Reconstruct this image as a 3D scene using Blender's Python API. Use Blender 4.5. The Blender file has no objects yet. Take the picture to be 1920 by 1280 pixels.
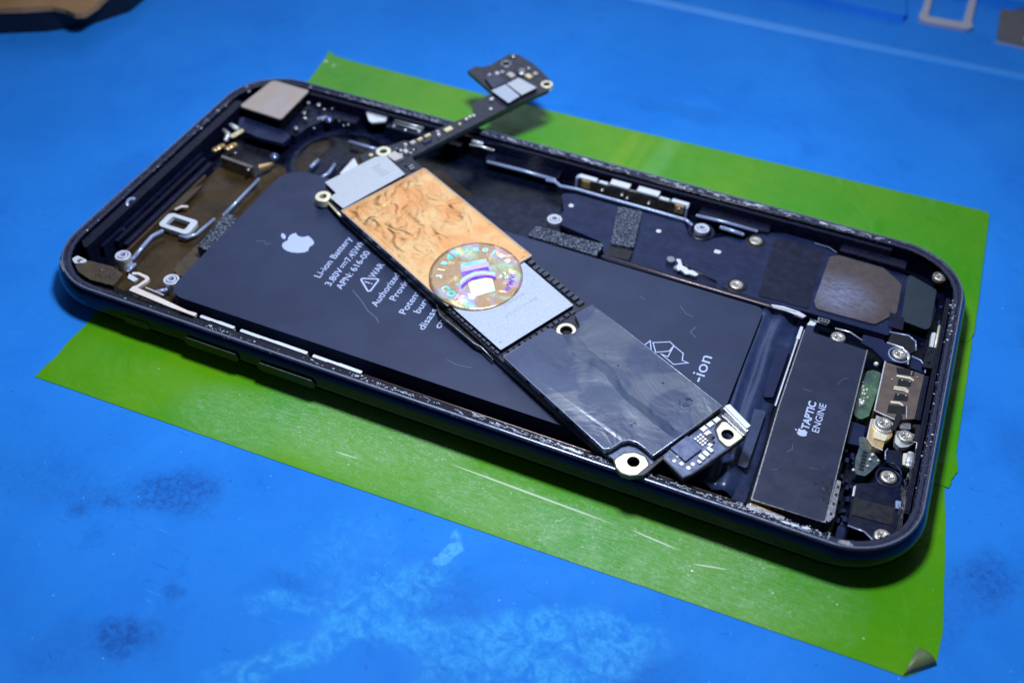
import bpy, bmesh, math, random
from mathutils import Matrix, Vector
from mathutils.geometry import tessellate_polygon
# 1 unit = 1 cm. x runs along the phone (top end -> socket end), y away from the viewer, z up.
S = bpy.context.scene
C = S.collection
R = math.radians
rnd = random.Random(7)

# ------------------------------------------------------------------ camera, light, world, exposure
cd = bpy.data.cameras.new('camera'); cam = bpy.data.objects.new('camera', cd); C.objects.link(cam)
cam.matrix_world = Matrix(((0.921871, -0.293331, 0.253202, 11.5842), (0.386544, 0.650311, -0.653972, -8.9606),
                           (0.02717, 0.700751, 0.712888, 12.167), (0, 0, 0, 1)))
cd.sensor_width = 36; cd.lens = 38.082; cd.clip_start = 0.1; cd.clip_end = 500
cd.dof.use_dof = True; cd.dof.focus_distance = 15.6; cd.dof.aperture_fstop = 0.20
S.camera = cam
ld = bpy.data.lights.new('bench_lamp', 'AREA'); ld.shape = 'DISK'; ld.size = 3.0; ld.energy = 2920; ld.color = (0.86, 0.93, 1.0)
lamp = bpy.data.objects.new('bench_lamp', ld); C.objects.link(lamp); lamp.location = (7.1, 3.1, 15.2)
W = bpy.data.worlds.new('World'); S.world = W; W.use_nodes = True
wn = W.node_tree; wn.nodes.clear()
wo = wn.nodes.new('ShaderNodeOutputWorld'); wb = wn.nodes.new('ShaderNodeBackground'); wn.links.new(wb.outputs[0], wo.inputs[0])
tc = wn.nodes.new('ShaderNodeTexCoord')
nz = wn.nodes.new('ShaderNodeTexNoise'); nz.inputs['Scale'].default_value = 1.6; nz.inputs['Detail'].default_value = 1
wn.links.new(tc.outputs['Generated'], nz.inputs['Vector'])
rp = wn.nodes.new('ShaderNodeValToRGB'); rp.color_ramp.elements[0].position = .40; rp.color_ramp.elements[0].color = (.006, .009, .02, 1)
rp.color_ramp.elements[1].position = .66; rp.color_ramp.elements[1].color = (.62, .74, 1.05, 1)
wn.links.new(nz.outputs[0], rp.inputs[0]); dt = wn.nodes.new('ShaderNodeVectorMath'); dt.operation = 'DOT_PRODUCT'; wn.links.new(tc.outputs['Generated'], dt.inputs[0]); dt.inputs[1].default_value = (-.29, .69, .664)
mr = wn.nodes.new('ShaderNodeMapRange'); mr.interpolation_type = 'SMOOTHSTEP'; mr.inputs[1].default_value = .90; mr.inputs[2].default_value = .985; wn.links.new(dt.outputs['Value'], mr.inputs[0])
mxw = wn.nodes.new('ShaderNodeMix'); mxw.data_type = 'RGBA'; wn.links.new(mr.outputs[0], mxw.inputs[0]); wn.links.new(rp.outputs[0], mxw.inputs[6]); mxw.inputs[7].default_value = (6.0, 6.8, 8.6, 1)   # bright patch added to the world in the camera's mirror direction, for gloss
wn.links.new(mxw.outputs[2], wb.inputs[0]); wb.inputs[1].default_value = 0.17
S.view_settings.view_transform = 'Standard'; S.view_settings.look = 'None'; S.view_settings.exposure = 0; S.view_settings.gamma = 1
S.view_settings.use_curve_mapping = False

# ------------------------------------------------------------------ materials
def node_mat(name):
    m = bpy.data.materials.new(name); m.use_nodes = True
    return m, m.node_tree, m.node_tree.nodes['Principled BSDF']
def noise(nt, scale, detail=3, rough=.55, vec=None, dist=0):
    n = nt.nodes.new('ShaderNodeTexNoise'); n.inputs['Scale'].default_value = scale; n.inputs['Detail'].default_value = detail
    n.inputs['Roughness'].default_value = rough; n.inputs['Distortion'].default_value = dist
    if vec is None:
        t = nt.nodes.new('ShaderNodeTexCoord'); vec = t.outputs['Object']
    nt.links.new(vec, n.inputs['Vector']); return n.outputs[0]
def ramp(nt, src, p0, c0, p1, c1):
    r = nt.nodes.new('ShaderNodeValToRGB'); e = r.color_ramp.elements
    e[0].position = p0; e[0].color = (*c0, 1); e[1].position = p1; e[1].color = (*c1, 1)
    nt.links.new(src, r.inputs[0]); return r.outputs[0]
def mapr(nt, src, a, b, c, d):
    r = nt.nodes.new('ShaderNodeMapRange'); r.inputs[1].default_value = a; r.inputs[2].default_value = b
    r.inputs[3].default_value = c; r.inputs[4].default_value = d; nt.links.new(src, r.inputs[0]); return r.outputs[0]
def math_(nt, op, a, b):
    n = nt.nodes.new('ShaderNodeMath'); n.operation = op
    for i, s in enumerate((a, b)):
        if isinstance(s, (int, float)): n.inputs[i].default_value = s
        else: nt.links.new(s, n.inputs[i])
    return n.outputs[0]
def mixc(nt, fac, a, b):
    n = nt.nodes.new('ShaderNodeMix'); n.data_type = 'RGBA'
    for i, s in ((0, fac), (6, a), (7, b)):
        if isinstance(s, tuple): n.inputs[i].default_value = (*s, 1)
        elif isinstance(s, (int, float)): n.inputs[i].default_value = s
        else: nt.links.new(s, n.inputs[i])
    return n.outputs[2]
def bump(nt, p, h, strength, dist=.02):
    b = nt.nodes.new('ShaderNodeBump'); b.inputs['Strength'].default_value = strength; b.inputs['Distance'].default_value = dist
    nt.links.new(h, b.inputs['Height']); nt.links.new(b.outputs[0], p.inputs['Normal']); return b
def M(name, col, rough=.5, metal=0, var=None, bmp=None, rv=None, coat=0, spec=.5, speck=None):
    """var=(scale, colour2), bmp=(scale, strength), rv=(scale, lo, hi), speck=(scale, threshold, colour)"""
    m, nt, p = node_mat(name)
    p.inputs['Base Color'].default_value = (*col, 1); p.inputs['Roughness'].default_value = rough; p.inputs['Metallic'].default_value = metal
    p.inputs['Specular IOR Level'].default_value = spec; p.inputs['Coat Weight'].default_value = coat; p.inputs['Coat Roughness'].default_value = .12
    src = None
    if var: src = ramp(nt, noise(nt, var[0], 4, .6), .35, col, .68, var[1])
    if speck:
        f = mapr(nt, noise(nt, speck[0], 2, .6), speck[1], speck[1] + .05, 0, 1)
        src = mixc(nt, f, src if src is not None else col, speck[2])
    if src is not None: nt.links.new(src, p.inputs['Base Color'])
    if rv: nt.links.new(mapr(nt, noise(nt, rv[0], 4, .65), .35, .65, rv[1], rv[2]), p.inputs['Roughness'])
    if bmp: bump(nt, p, noise(nt, bmp[0], 5, .65), bmp[1])
    return m

NAVY = (.010, .014, .040)
m_shell = M('dark_anodised_shell', (.001, .0015, .011), .14, .0, coat=.0, rv=(14, .10, .2), spec=.22, speck=(26, .74, (.015, .02, .05)))
m_wall = M('inner_wall', (.003, .004, .016), .28, .0, var=(6, (.006, .008, .030)), rv=(12, .18, .45), bmp=(40, .2), spec=.28)
m_rim = M('worn_rim', (.010, .014, .045), .34, .2, var=(5, (.035, .045, .12)), bmp=(70, .4), rv=(18, .15, .5), speck=(30, .66, (.30, .36, .55)))
m_gasket = M('gasket_foam', (.006, .008, .026), .5, 0, var=(35, (.022, .030, .075)), bmp=(70, 1.0), speck=(48, .66, (.24, .29, .45)))
# black adhesive on the long near side, bare dark blue ledge at both ends
_nt = m_gasket.node_tree; _p = _nt.nodes['Principled BSDF']; _src = _p.inputs['Base Color'].links[0].from_socket
_t = _nt.nodes.new('ShaderNodeTexCoord'); _s = _nt.nodes.new('ShaderNodeSeparateXYZ'); _nt.links.new(_t.outputs['Object'], _s.inputs[0])
_f = math_(_nt, 'MULTIPLY', mapr(_nt, _s.outputs[1], -3.0, -2.6, 1, 0), math_(_nt, 'MULTIPLY', mapr(_nt, _s.outputs[0], 5.2, 5.7, 1, 0), mapr(_nt, _s.outputs[0], -5.6, -5.2, 0, 1)))
_nt.links.new(mixc(_nt, _f, mixc(_nt, .5, _src, (.03, .042, .11)), mixc(_nt, .75, _src, (.002, .003, .010))), _p.inputs['Base Color'])
m_fleck = M('adhesive_fleck', (.72, .78, .98), .25, 0, rv=(30, .15, .5), coat=.5)
m_floor = M('floor_plastic', (.001, .002, .008), .3, 0, var=(3, (.003, .005, .018)), rv=(5, .15, .35), bmp=(30, .08), spec=.22)
m_amber = M('amber_film', (.062, .038, .014), .28, .1, var=(2.2, (.030, .019, .010)), rv=(4, .22, .5), bmp=(12, .25), speck=(40, .72, (.16, .12, .07)), spec=.28)
m_amberdk = M('dark_amber_film', (.034, .021, .011), .22, .1, var=(2.5, (.010, .009, .012)), rv=(4, .2, .5), bmp=(12, .25), spec=.28)
m_flex = M('brown_flex', (.085, .058, .035), .4, .1, var=(6, (.05, .035, .025)), rv=(8, .3, .5))
m_navyplate = M('navy_plate', (.008, .014, .056), .30, .15, var=(2.5, (.013, .023, .082)), rv=(6, .22, .45), bmp=(60, .06), speck=(30, .76, (.10, .13, .25)), spec=.28)
m_navydark = M('navy_dark', (.003, .005, .022), .32, 0, var=(5, (.007, .011, .042)), rv=(8, .2, .5), bmp=(40, .12), spec=.28)
m_black = M('black_plastic', (.004, .005, .012), .4, 0, rv=(10, .3, .6))
m_batt = M('battery_film', (.019, .030, .080), .36, 0, var=(1.3, (.026, .039, .100)), rv=(3, .38, .5), bmp=(2.2, .2), speck=(15, .775, (.08, .11, .21)), spec=.36)
m_print = M('white_print', (.46, .55, .88), .5)
m_battside = M('battery_side', (.012, .02, .06), .4, 0, var=(3, (.04, .06, .15)))
m_wrap = M('dark_wrap', (.018, .032, .100), .24, 0, var=(3.5, (.032, .050, .130)), rv=(4, .2, .42), bmp=(4, .3))
m_taptic = M('motor_case', (.009, .015, .050), .34, .1, var=(2.5, (.014, .022, .066)), rv=(5, .36, .5), bmp=(60, .04), speck=(22, .765, (.11, .14, .25)))
m_silver = M('bright_metal', (.80, .84, .94), .34, .6, rv=(9, .2, .42), bmp=(25, .12))
m_edge = M('worn_edge_metal', (.36, .37, .42), .3, .9, rv=(16, .2, .5), bmp=(50, .2))
m_white = M('tinned_white_metal', (.72, .77, .90), .38, .25, rv=(12, .3, .5), bmp=(12, .1))
m_pink = M('pale_flex_metal', (.78, .68, .68), .42, .1, var=(10, (.85, .78, .78)), rv=(10, .3, .5))
m_pale = M('pale_blue_rail', (.32, .42, .74), .22, .25, var=(5, (.38, .45, .7)), rv=(8, .15, .35))
m_rimlip = M('shield_rim', (.30, .34, .46), .26, .6, rv=(12, .18, .35))
m_steel = M('spring_steel', (.19, .175, .165), .3, .85, var=(7, (.28, .26, .25)), rv=(14, .2, .45), bmp=(30, .2))
m_usb = M('socket_shell', (.15, .115, .105), .3, .45, var=(6, (.21, .165, .15)), rv=(7, .28, .5), bmp=(14, .1), speck=(30, .74, (.4, .4, .48)))
m_gold = M('gold_contact', (.85, .58, .28), .3, .7, rv=(14, .2, .45), bmp=(30, .2))
m_bronze = M('bronze_wall', (.30, .23, .23), .33, .7, rv=(14, .25, .5))
m_beige = M('beige_plate', (.50, .40, .33), .38, .3, var=(2.2, (.47, .42, .44)), rv=(5, .3, .45), bmp=(20, .05))
m_foam = M('speckled_foam', (.018, .024, .055), .8, 0, bmp=(60, 1.0), speck=(30, .53, (.19, .24, .34)))
m_green = M('green_glue', (.018, .060, .060), .12, 0, var=(5, (.08, .17, .08)), coat=.7, bmp=(9, .6), speck=(16, .68, (.30, .5, .42)))
m_glob = M('clear_glue', (.035, .06, .09), .12, 0, var=(10, (.09, .13, .14)), coat=.8, bmp=(14, .6))
def brushed():
    m, nt, p = node_mat('brushed_copper_film')
    t = nt.nodes.new('ShaderNodeTexCoord'); mp = nt.nodes.new('ShaderNodeMapping'); mp.inputs['Scale'].default_value = (2.2, 14, 1); mp.inputs['Rotation'].default_value = (0, 0, R(28))
    nt.links.new(t.outputs['Object'], mp.inputs['Vector']); st = noise(nt, 3.2, 6, .7, vec=mp.outputs[0], dist=.9)
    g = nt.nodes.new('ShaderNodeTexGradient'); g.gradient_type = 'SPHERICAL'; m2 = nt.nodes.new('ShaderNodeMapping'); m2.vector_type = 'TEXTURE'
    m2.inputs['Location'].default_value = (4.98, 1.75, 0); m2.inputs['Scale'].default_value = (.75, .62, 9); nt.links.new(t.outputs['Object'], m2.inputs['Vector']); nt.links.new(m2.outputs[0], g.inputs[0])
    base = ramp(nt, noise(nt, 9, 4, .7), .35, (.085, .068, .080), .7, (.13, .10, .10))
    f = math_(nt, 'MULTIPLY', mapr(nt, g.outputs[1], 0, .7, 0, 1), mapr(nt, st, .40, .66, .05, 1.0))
    c = mixc(nt, f, base, (.30, .36, .62)); c = mixc(nt, mapr(nt, noise(nt, 24, 2, .6), .70, .75, 0, .7), c, (.30, .26, .30))  # streaks lightened to blue in one patch: a highlight painted into the colour
    nt.links.new(c, p.inputs['Base Color']); p.inputs['Roughness'].default_value = .36; p.inputs['Metallic'].default_value = .3; bump(nt, p, st, .3, .02)
    return m
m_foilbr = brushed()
m_screw = M('screw_steel', (.50, .47, .43), .34, .7, rv=(30, .2, .5), bmp=(60, .3))
m_pcb = M('black_pcb', (.012, .014, .030), .3, 0, var=(9, (.022, .026, .05)), rv=(12, .25, .45), bmp=(60, .1))
m_pcbedge = M('pcb_edge', (.035, .06, .07), .4, 0, var=(12, (.02, .03, .04)))
m_pcbblue = M('blue_pcb', (.085, .115, .25), .32, .1, var=(12, (.13, .17, .32)), rv=(12, .25, .45), bmp=(50, .1))
m_ringgold = M('gold_ring', (.92, .87, .68), .36, .3, rv=(14, .25, .45))
m_solder = M('solder', (.86, .84, .88), .3, .3, rv=(30, .2, .5), bmp=(30, .3))
m_chipsil = M('tinned_chip', (.36, .42, .56), .5, .1, var=(60, (.52, .59, .76)), rv=(30, .4, .6), bmp=(60, .15))
m_label = M('label_foil', (.46, .50, .60), .5, .1, var=(60, (.56, .60, .72)), bmp=(60, .1))
m_ink = M('faint_ink', (.32, .35, .46), .6)
m_chipdark = M('dark_chip', (.025, .03, .07), .35, 0, var=(20, (.045, .05, .10)))
m_comp = M('component_body', (.50, .47, .52), .4, .2, var=(10, (.62, .58, .58)))
m_compdark = M('dark_component', (.015, .02, .045), .3, .1, var=(14, (.09, .11, .17)))
m_cream = M('cream_part', (.75, .66, .42), .4)
m_tray = M('brushed_tray', (.52, .52, .60), .42, .6, rv=(10, .35, .5))
m_plateg = M('grey_shield', (.16, .15, .15), .45, .5, var=(3, (.12, .13, .16)), rv=(5, .35, .55))
m_cloth = M('tan_cloth', (.26, .14, .05), .8, 0, var=(.8, (.34, .20, .10)), bmp=(3, .4))

def shield_mat():
    m, nt, p = node_mat('black_shield_film')
    n1 = noise(nt, .8, 4, .5, dist=.9); n2 = noise(nt, 6, 5, .7)
    c = ramp(nt, n1, .40, (.022, .040, .120), .62, (.058, .088, .185))
    pn = noise(nt, 1.1, 3, .45, dist=.5)
    f = mapr(nt, pn, .49, .545, 0, .55); c = mixc(nt, f, c, (.075, .100, .155))          # paler patches put the film's blotchy sheen into the colour
    f2 = mapr(nt, n2, .60, .74, 0, .45); c = mixc(nt, f2, c, (.018, .028, .08))
    nt.links.new(c, p.inputs['Base Color'])
    nt.links.new(math_(nt, 'ADD', mapr(nt, n1, .35, .65, .36, .20), mapr(nt, pn, .48, .54, .0, .14)), p.inputs['Roughness']); p.inputs['Metallic'].default_value = .12; p.inputs['Specular IOR Level'].default_value = .8
    t = nt.nodes.new('ShaderNodeTexCoord'); sp_ = nt.nodes.new('ShaderNodeSeparateXYZ'); nt.links.new(t.outputs['Object'], sp_.inputs[0])
    vv = math_(nt, 'ADD', sp_.outputs[1], math_(nt, 'MULTIPLY', math_(nt, 'SUBTRACT', noise(nt, .9, 3), .5), .6))
    crease = mapr(nt, vv, .78, .92, .55, 0)
    h = math_(nt, 'ADD', math_(nt, 'MULTIPLY', n1, 1.1), math_(nt, 'ADD', crease, math_(nt, 'MULTIPLY', noise(nt, 16, 4, .6), .05)))
    bump(nt, p, h, .6, .08)
    return m
m_shield = shield_mat()

def copper_mat():
    m, nt, p = node_mat('crinkled_copper_foil')
    p.inputs['Metallic'].default_value = .82
    n1 = noise(nt, 1.7, 4, .5, dist=1.2)
    nt.links.new(ramp(nt, n1, .36, (.97, .46, .18), .60, (1.0, .62, .29)), p.inputs['Base Color'])
    nt.links.new(mapr(nt, noise(nt, 5, 3), .35, .65, .23, .36), p.inputs['Roughness'])
    rg = nt.nodes.new('ShaderNodeTexNoise'); rg.noise_type = 'RIDGED_MULTIFRACTAL'; rg.inputs['Scale'].default_value = 2.6; rg.inputs['Detail'].default_value = 3; rg.inputs['Distortion'].default_value = 1.0
    t = nt.nodes.new('ShaderNodeTexCoord'); nt.links.new(t.outputs['Object'], rg.inputs['Vector'])
    h = math_(nt, 'ADD', n1, math_(nt, 'MULTIPLY', rg.outputs[0], .12)); h = math_(nt, 'ADD', h, math_(nt, 'MULTIPLY', noise(nt, 9, 2, .4, dist=.8), .03))
    bump(nt, p, h, .5, .07)
    return m
m_copper = copper_mat()

def holo_mat():
    m, nt, p = node_mat('hologram_foil')
    t = nt.nodes.new('ShaderNodeTexCoord')
    mp = nt.nodes.new('ShaderNodeMapping'); mp.inputs['Rotation'].default_value = (0, 0, R(62)); nt.links.new(t.outputs['Object'], mp.inputs['Vector'])
    w = nt.nodes.new('ShaderNodeTexWave'); w.inputs['Scale'].default_value = .55; w.inputs['Distortion'].default_value = 3.5; w.inputs['Detail'].default_value = 2
    nt.links.new(mp.outputs[0], w.inputs['Vector'])
    lw = nt.nodes.new('ShaderNodeLayerWeight'); lw.inputs[0].default_value = .45
    hue = math_(nt, 'ADD', math_(nt, 'MULTIPLY', w.outputs['Fac'], .45), math_(nt, 'MULTIPLY', lw.outputs['Facing'], 1.3))
    hs = nt.nodes.new('ShaderNodeCombineColor'); hs.mode = 'HSV'; nt.links.new(hue, hs.inputs[0]); hs.inputs[1].default_value = .42; hs.inputs[2].default_value = .80
    g = mixc(nt, mapr(nt, noise(nt, 1.7, 3, .5, dist=.8), .36, .52, .1, 1), hs.outputs[0], (.50, .33, .20))
    g = mixc(nt, mapr(nt, noise(nt, 2.3, 3, .6, dist=1.6), .56, .66, 0, .8), g, (1.0, .76, .38))
    nt.links.new(g, p.inputs['Base Color']); p.inputs['Metallic'].default_value = .42; p.inputs['Roughness'].default_value = .26
    bump(nt, p, noise(nt, 3, 3, .5, dist=1), .5, .08)
    return m
m_holo = holo_mat()
def iri(name, base, alt):
    m, nt, p = node_mat(name)
    nt.links.new(ramp(nt, noise(nt, 4.5, 2, .5), .38, base, .62, alt), p.inputs['Base Color'])
    p.inputs['Metallic'].default_value = .35; p.inputs['Roughness'].default_value = .3
    return m
m_cyan = iri('hologram_cyan', (.12, .75, .82), (.50, .90, .95)); m_violet = iri('hologram_violet', (.16, .03, .70), (.34, .14, .90))
m_pastel = iri('hologram_pastel', (.95, .88, .50), (.72, .88, .92)); m_lilac = iri('hologram_lilac', (.80, .55, .75), (.55, .50, .95))

def mat_mat():
    m, nt, p = node_mat('blue_silicone')
    t = nt.nodes.new('ShaderNodeTexCoord'); v = t.outputs['Object']
    nd = nt.nodes.new('ShaderNodeTexNoise'); nd.inputs['Scale'].default_value = 1.5; nd.inputs['Detail'].default_value = 5; nd.inputs['Roughness'].default_value = .6; nt.links.new(v, nd.inputs['Vector'])
    v1 = nt.nodes.new('ShaderNodeVectorMath'); v1.operation = 'SUBTRACT'; nt.links.new(nd.outputs['Color'], v1.inputs[0]); v1.inputs[1].default_value = (.5, .5, .5)
    v2 = nt.nodes.new('ShaderNodeVectorMath'); v2.operation = 'MULTIPLY_ADD'; nt.links.new(v1.outputs[0], v2.inputs[0]); v2.inputs[1].default_value = (.7, .7, 0); nt.links.new(v, v2.inputs[2])
    vd = v2.outputs[0]
    base = ramp(nt, noise(nt, .35, 3, .5), .3, (.016, .205, .76), .7, (.022, .245, .87))
    def spot(cx, cy, sx, sy, rot, edge=.35):
        mp = nt.nodes.new('ShaderNodeMapping'); mp.vector_type = 'TEXTURE'
        mp.inputs['Location'].default_value = (cx, cy, 0); mp.inputs['Rotation'].default_value = (0, 0, R(rot)); mp.inputs['Scale'].default_value = (sx, sy, 50)
        nt.links.new(vd, mp.inputs['Vector'])
        g = nt.nodes.new('ShaderNodeTexGradient'); g.gradient_type = 'SPHERICAL'; nt.links.new(mp.outputs[0], g.inputs[0])
        return g.outputs[1]
    c = base
    fine = noise(nt, 5.5, 6, .72); fine2 = noise(nt, 10, 6, .8, dist=.8); swirl = noise(nt, 1.3, 4, .6, dist=.9)
    # scattered scuffs everywhere
    f = mapr(nt, noise(nt, .55, 6, .7, dist=.8), .48, .66, 0, .30); c = mixc(nt, f, c, (.008, .15, .72))
    f = mapr(nt, noise(nt, 1.1, 6, .75, dist=.4), .58, .72, 0, .40); c = mixc(nt, f, c, (.010, .12, .56))
    f = mapr(nt, noise(nt, 5, 3, .6, dist=3.0), .66, .72, 0, .5); c = mixc(nt, f, c, (.008, .09, .42))
    f = mapr(nt, noise(nt, 17, 3, .6, dist=1.5), .69, .74, 0, .5); c = mixc(nt, f, c, (.008, .08, .38))
    for rot_, th_, col_ in ((25, .735, (.010, .10, .46)), (-50, .745, (.010, .10, .46)), (80, .75, (.05, .36, .95))):
        ms = nt.nodes.new('ShaderNodeMapping'); ms.inputs['Rotation'].default_value = (0, 0, R(rot_)); ms.inputs['Scale'].default_value = (1.2, 11, 1); nt.links.new(v, ms.inputs['Vector'])
        f = mapr(nt, noise(nt, 1.6, 3, .55, vec=ms.outputs[0], dist=.35), th_ - .06, th_ - .02, 0, .5); f = math_(nt, 'MULTIPLY', f, mapr(nt, fine, .4, .6, .2, 1)); c = mixc(nt, f, c, col_)
    # dark smudges at their own places
    for (cx, cy, sx, sy, rot, k) in ((4.25, -2.35, .42, .35, 10, 1.0), (3.7, -2.62, .9, .22, 28, .5), (3.14, -3.18, .16, .10, 0, .9), (3.53, -2.85, .16, .07, 20, .6), (4.89, -4.45, .30, .24, 40, 1.3), (4.6, -4.75, .8, .35, 30, .4),
                                     (14.64, .78, .36, .42, 0, 1.0), (14.2, .05, .3, .6, 10, .5), (5.02, -3.71, .14, .10, 0, .8), (8.13, -2.34, .55, .45, 0, .5), (6.31, -2.97, .3, .14, 0, .5),
                                     (11.1, -2.4, .5, .4, 20, .45), (2.2, -2.9, 1.0, .35, 10, .35), (14.9, 3.2, .4, .5, 0, .4), (-.8, 3.2, .5, .7, 0, .35), (8.2, 9.6, .5, .25, 0, .55), (7.2, 9.5, .4, .2, 0, .4), (2.6, 6.9, .6, .3, 30, .3)):
        g = spot(cx, cy, sx * 1.5, sy * 1.5, rot)
        f = math_(nt, 'MULTIPLY', mapr(nt, g, 0, .55, 0, 1), mapr(nt, fine2, .42, .66, .25, 1.0))
        f = math_(nt, 'MULTIPLY', f, k * .7); f = math_(nt, 'MINIMUM', f, .72)
        c = mixc(nt, f, c, (.010, .055, .30))
    # dried pale smears in the foreground, grainy and feathered
    masks = None
    for (cx, cy, sx, sy, rot, k) in ((7.55, -2.75, .85, .24, 55, .8), (8.25, -3.0, 1.1, .20, -8, .8), (9.55, -2.45, 1.25, .26, 22, 1), (9.95, -2.95, .40, .75, -35, 1), (7.0, -3.7, 1.1, .15, 48, .9), (6.7, -3.15, .7, .10, 20, .6), (10.3, -2.0, .40, .22, 0, .8), (9.0, -3.9, .5, .9, 20, .5), (6.9, -2.3, .5, .5, 0, .3)):
        g = math_(nt, 'MULTIPLY', mapr(nt, spot(cx, cy, sx * 1.5, sy * 1.9, rot), .02, .42, 0, 1), k); masks = g if masks is None else math_(nt, 'MAXIMUM', masks, g)
    f = math_(nt, 'MULTIPLY', masks, mapr(nt, fine2, .36, .66, .08, .85)); f = math_(nt, 'MULTIPLY', f, mapr(nt, noise(nt, 3.2, 5, .65, dist=1.6), .38, .60, .12, 1)); f = math_(nt, 'MINIMUM', math_(nt, 'MULTIPLY', f, 1.5), .75)
    c = mixc(nt, f, c, (.06, .42, .95))
    g = mapr(nt, spot(7.96, -1.68, .12, .30, -5), .05, .3, 0, 1); f = math_(nt, 'MULTIPLY', g, mapr(nt, fine2, .35, .6, .1, .8)); c = mixc(nt, f, c, (.12, .52, .92))
    f = mapr(nt, noise(nt, 30, 2, .5, dist=.6), .715, .75, 0, .45); c = mixc(nt, f, c, (.008, .07, .34))
    f = mapr(nt, noise(nt, 26, 1, .4), .79, .82, 0, 1); c = mixc(nt, f, c, (.35, .65, 1.0))
    nt.links.new(c, p.inputs['Base Color'])
    nt.links.new(mapr(nt, noise(nt, 1.5, 4), .35, .65, .62, .78), p.inputs['Roughness']); p.inputs['Specular IOR Level'].default_value = .10
    bump(nt, p, noise(nt, 18, 5, .6), .12, .01)
    return m
m_mat = mat_mat()

def tape_mat():
    m, nt, p = node_mat('green_tape')
    t = nt.nodes.new('ShaderNodeTexCoord'); v = t.outputs['Object']
    base = ramp(nt, noise(nt, .5, 3, .5), .35, (.054, .305, .008), .65, (.105, .335, .006))
    def spot(cx, cy, sx, sy, rot):
        mp = nt.nodes.new('ShaderNodeMapping'); mp.vector_type = 'TEXTURE'
        mp.inputs['Location'].default_value = (cx, cy, 0); mp.inputs['Rotation'].default_value = (0, 0, R(rot)); mp.inputs['Scale'].default_value = (sx, sy, 50)
        nt.links.new(v, mp.inputs['Vector']); g = nt.nodes.new('ShaderNodeTexGradient'); g.gradient_type = 'SPHERICAL'; nt.links.new(mp.outputs[0], g.inputs[0]); return g.outputs[1]
    st = nt.nodes.new('ShaderNodeMapping'); st.inputs['Scale'].default_value = (1.0, 9, 1); st.inputs['Rotation'].default_value = (0, 0, R(3)); nt.links.new(v, st.inputs['Vector'])
    streak = noise(nt, 4.5, 6, .75, vec=st.outputs[0], dist=.5); fib = noise(nt, 11, 6, .8, dist=2.0)
    masks = None
    for (cx, cy, sx, sy, k) in ((4.3, -.9, .9, .5, .55), (5.7, -.55, 1.3, .55, .8), (6.9, -.35, .8, .3, .9), (8.4, -.75, 1.6, .45, .75), (10.3, -.8, 2.2, .55, .85), (11.3, -.35, .9, .25, .9), (12.3, -.4, .8, .5, .4), (7.0, -1.0, 1.5, .3, .4)):
        g = math_(nt, 'MULTIPLY', mapr(nt, spot(cx, cy, sx * 1.4, sy * 1.4, 0), 0, .5, 0, 1), k); masks = g if masks is None else math_(nt, 'MAXIMUM', masks, g)
    f = math_(nt, 'MULTIPLY', masks, mapr(nt, streak, .40, .64, .10, .70)); c = mixc(nt, f, base, (.28, .50, .30))
    f = math_(nt, 'MULTIPLY', masks, mapr(nt, fib, .54, .66, 0, .95)); c = mixc(nt, f, c, (.42, .62, .48))
    # scored lines
    for (x0, y0, x1, y1, w) in ((7.3, -.40, 9.95, -.44, .018), (10.08, -.425, 10.8, -.48, .016), (5.8, -.865, 6.2, -.85, .010), (11.0, -.62, 11.5, -.5, .014)):
        L = math.hypot(x1 - x0, y1 - y0)
        g = mapr(nt, spot((x0 + x1) / 2, (y0 + y1) / 2, L / 2, w, math.degrees(math.atan2(y1 - y0, x1 - x0))), .0, .25, 0, .8); c = mixc(nt, g, c, (.62, .78, .62))
    for (x, w, k, col) in ((7.25, .10, .4, (.20, .40, .008)), (7.55, .05, .25, (.2, .4, .01)), (7.95, .13, .32, (.16, .44, .14))):
        g = mapr(nt, spot(x, 7.5, w * 2, 1.6, -4), 0, .5, 0, k); c = mixc(nt, g, c, col)
    f = mapr(nt, noise(nt, 20, 2, .5), .76, .79, 0, .8); c = mixc(nt, f, c, (.35, .6, .3))
    nt.links.new(c, p.inputs['Base Color']); p.inputs['Specular IOR Level'].default_value = .22
    nt.links.new(mapr(nt, noise(nt, 3, 4), .35, .65, .16, .34), p.inputs['Roughness'])
    wr = math_(nt, 'ADD', noise(nt, 1.2, 3, .5, dist=.6), math_(nt, 'MULTIPLY', noise(nt, 6, 4, .5), .12)); bump(nt, p, wr, .35, .10)
    return m
m_tape = tape_mat()
m_tapeback = M('tape_adhesive_side', (.10, .16, .07), .45, 0, var=(5, (.17, .20, .11)), bmp=(8, .3))
m_bubble = M('bubble_glint', (.50, .70, .50), .2, 0, coat=.5)

# ------------------------------------------------------------------ mesh helpers
OFF = Vector((0, 0, 0))
def link(name, bm, mat, parent=None, smooth=False, off=True):
    if off and OFF.length: bmesh.ops.translate(bm, vec=-OFF, verts=bm.verts)
    bmesh.ops.recalc_face_normals(bm, faces=bm.faces)
    me = bpy.data.meshes.new(name); bm.to_mesh(me); bm.free()
    for m in (mat if isinstance(mat, (list, tuple)) else [mat]): me.materials.append(m)
    if smooth:
        for p in me.polygons: p.use_smooth = True
    o = bpy.data.objects.new(name, me); C.objects.link(o)
    if parent: o.parent = parent
    return o
def smooth_by_angle(o, deg=40):
    wnm = o.modifiers.new('wn', 'WEIGHTED_NORMAL'); wnm.keep_sharp = True; wnm.weight = 100
    me = o.data
    for p in me.polygons: p.use_smooth = True
    me.set_sharp_from_angle(angle=R(deg))
    return o
def tag(o, label, cat, group=None, kind=None):
    if label: o['label'] = label
    if cat: o['category'] = cat
    if group: o['group'] = group
    if kind: o['kind'] = kind
    return o
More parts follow.
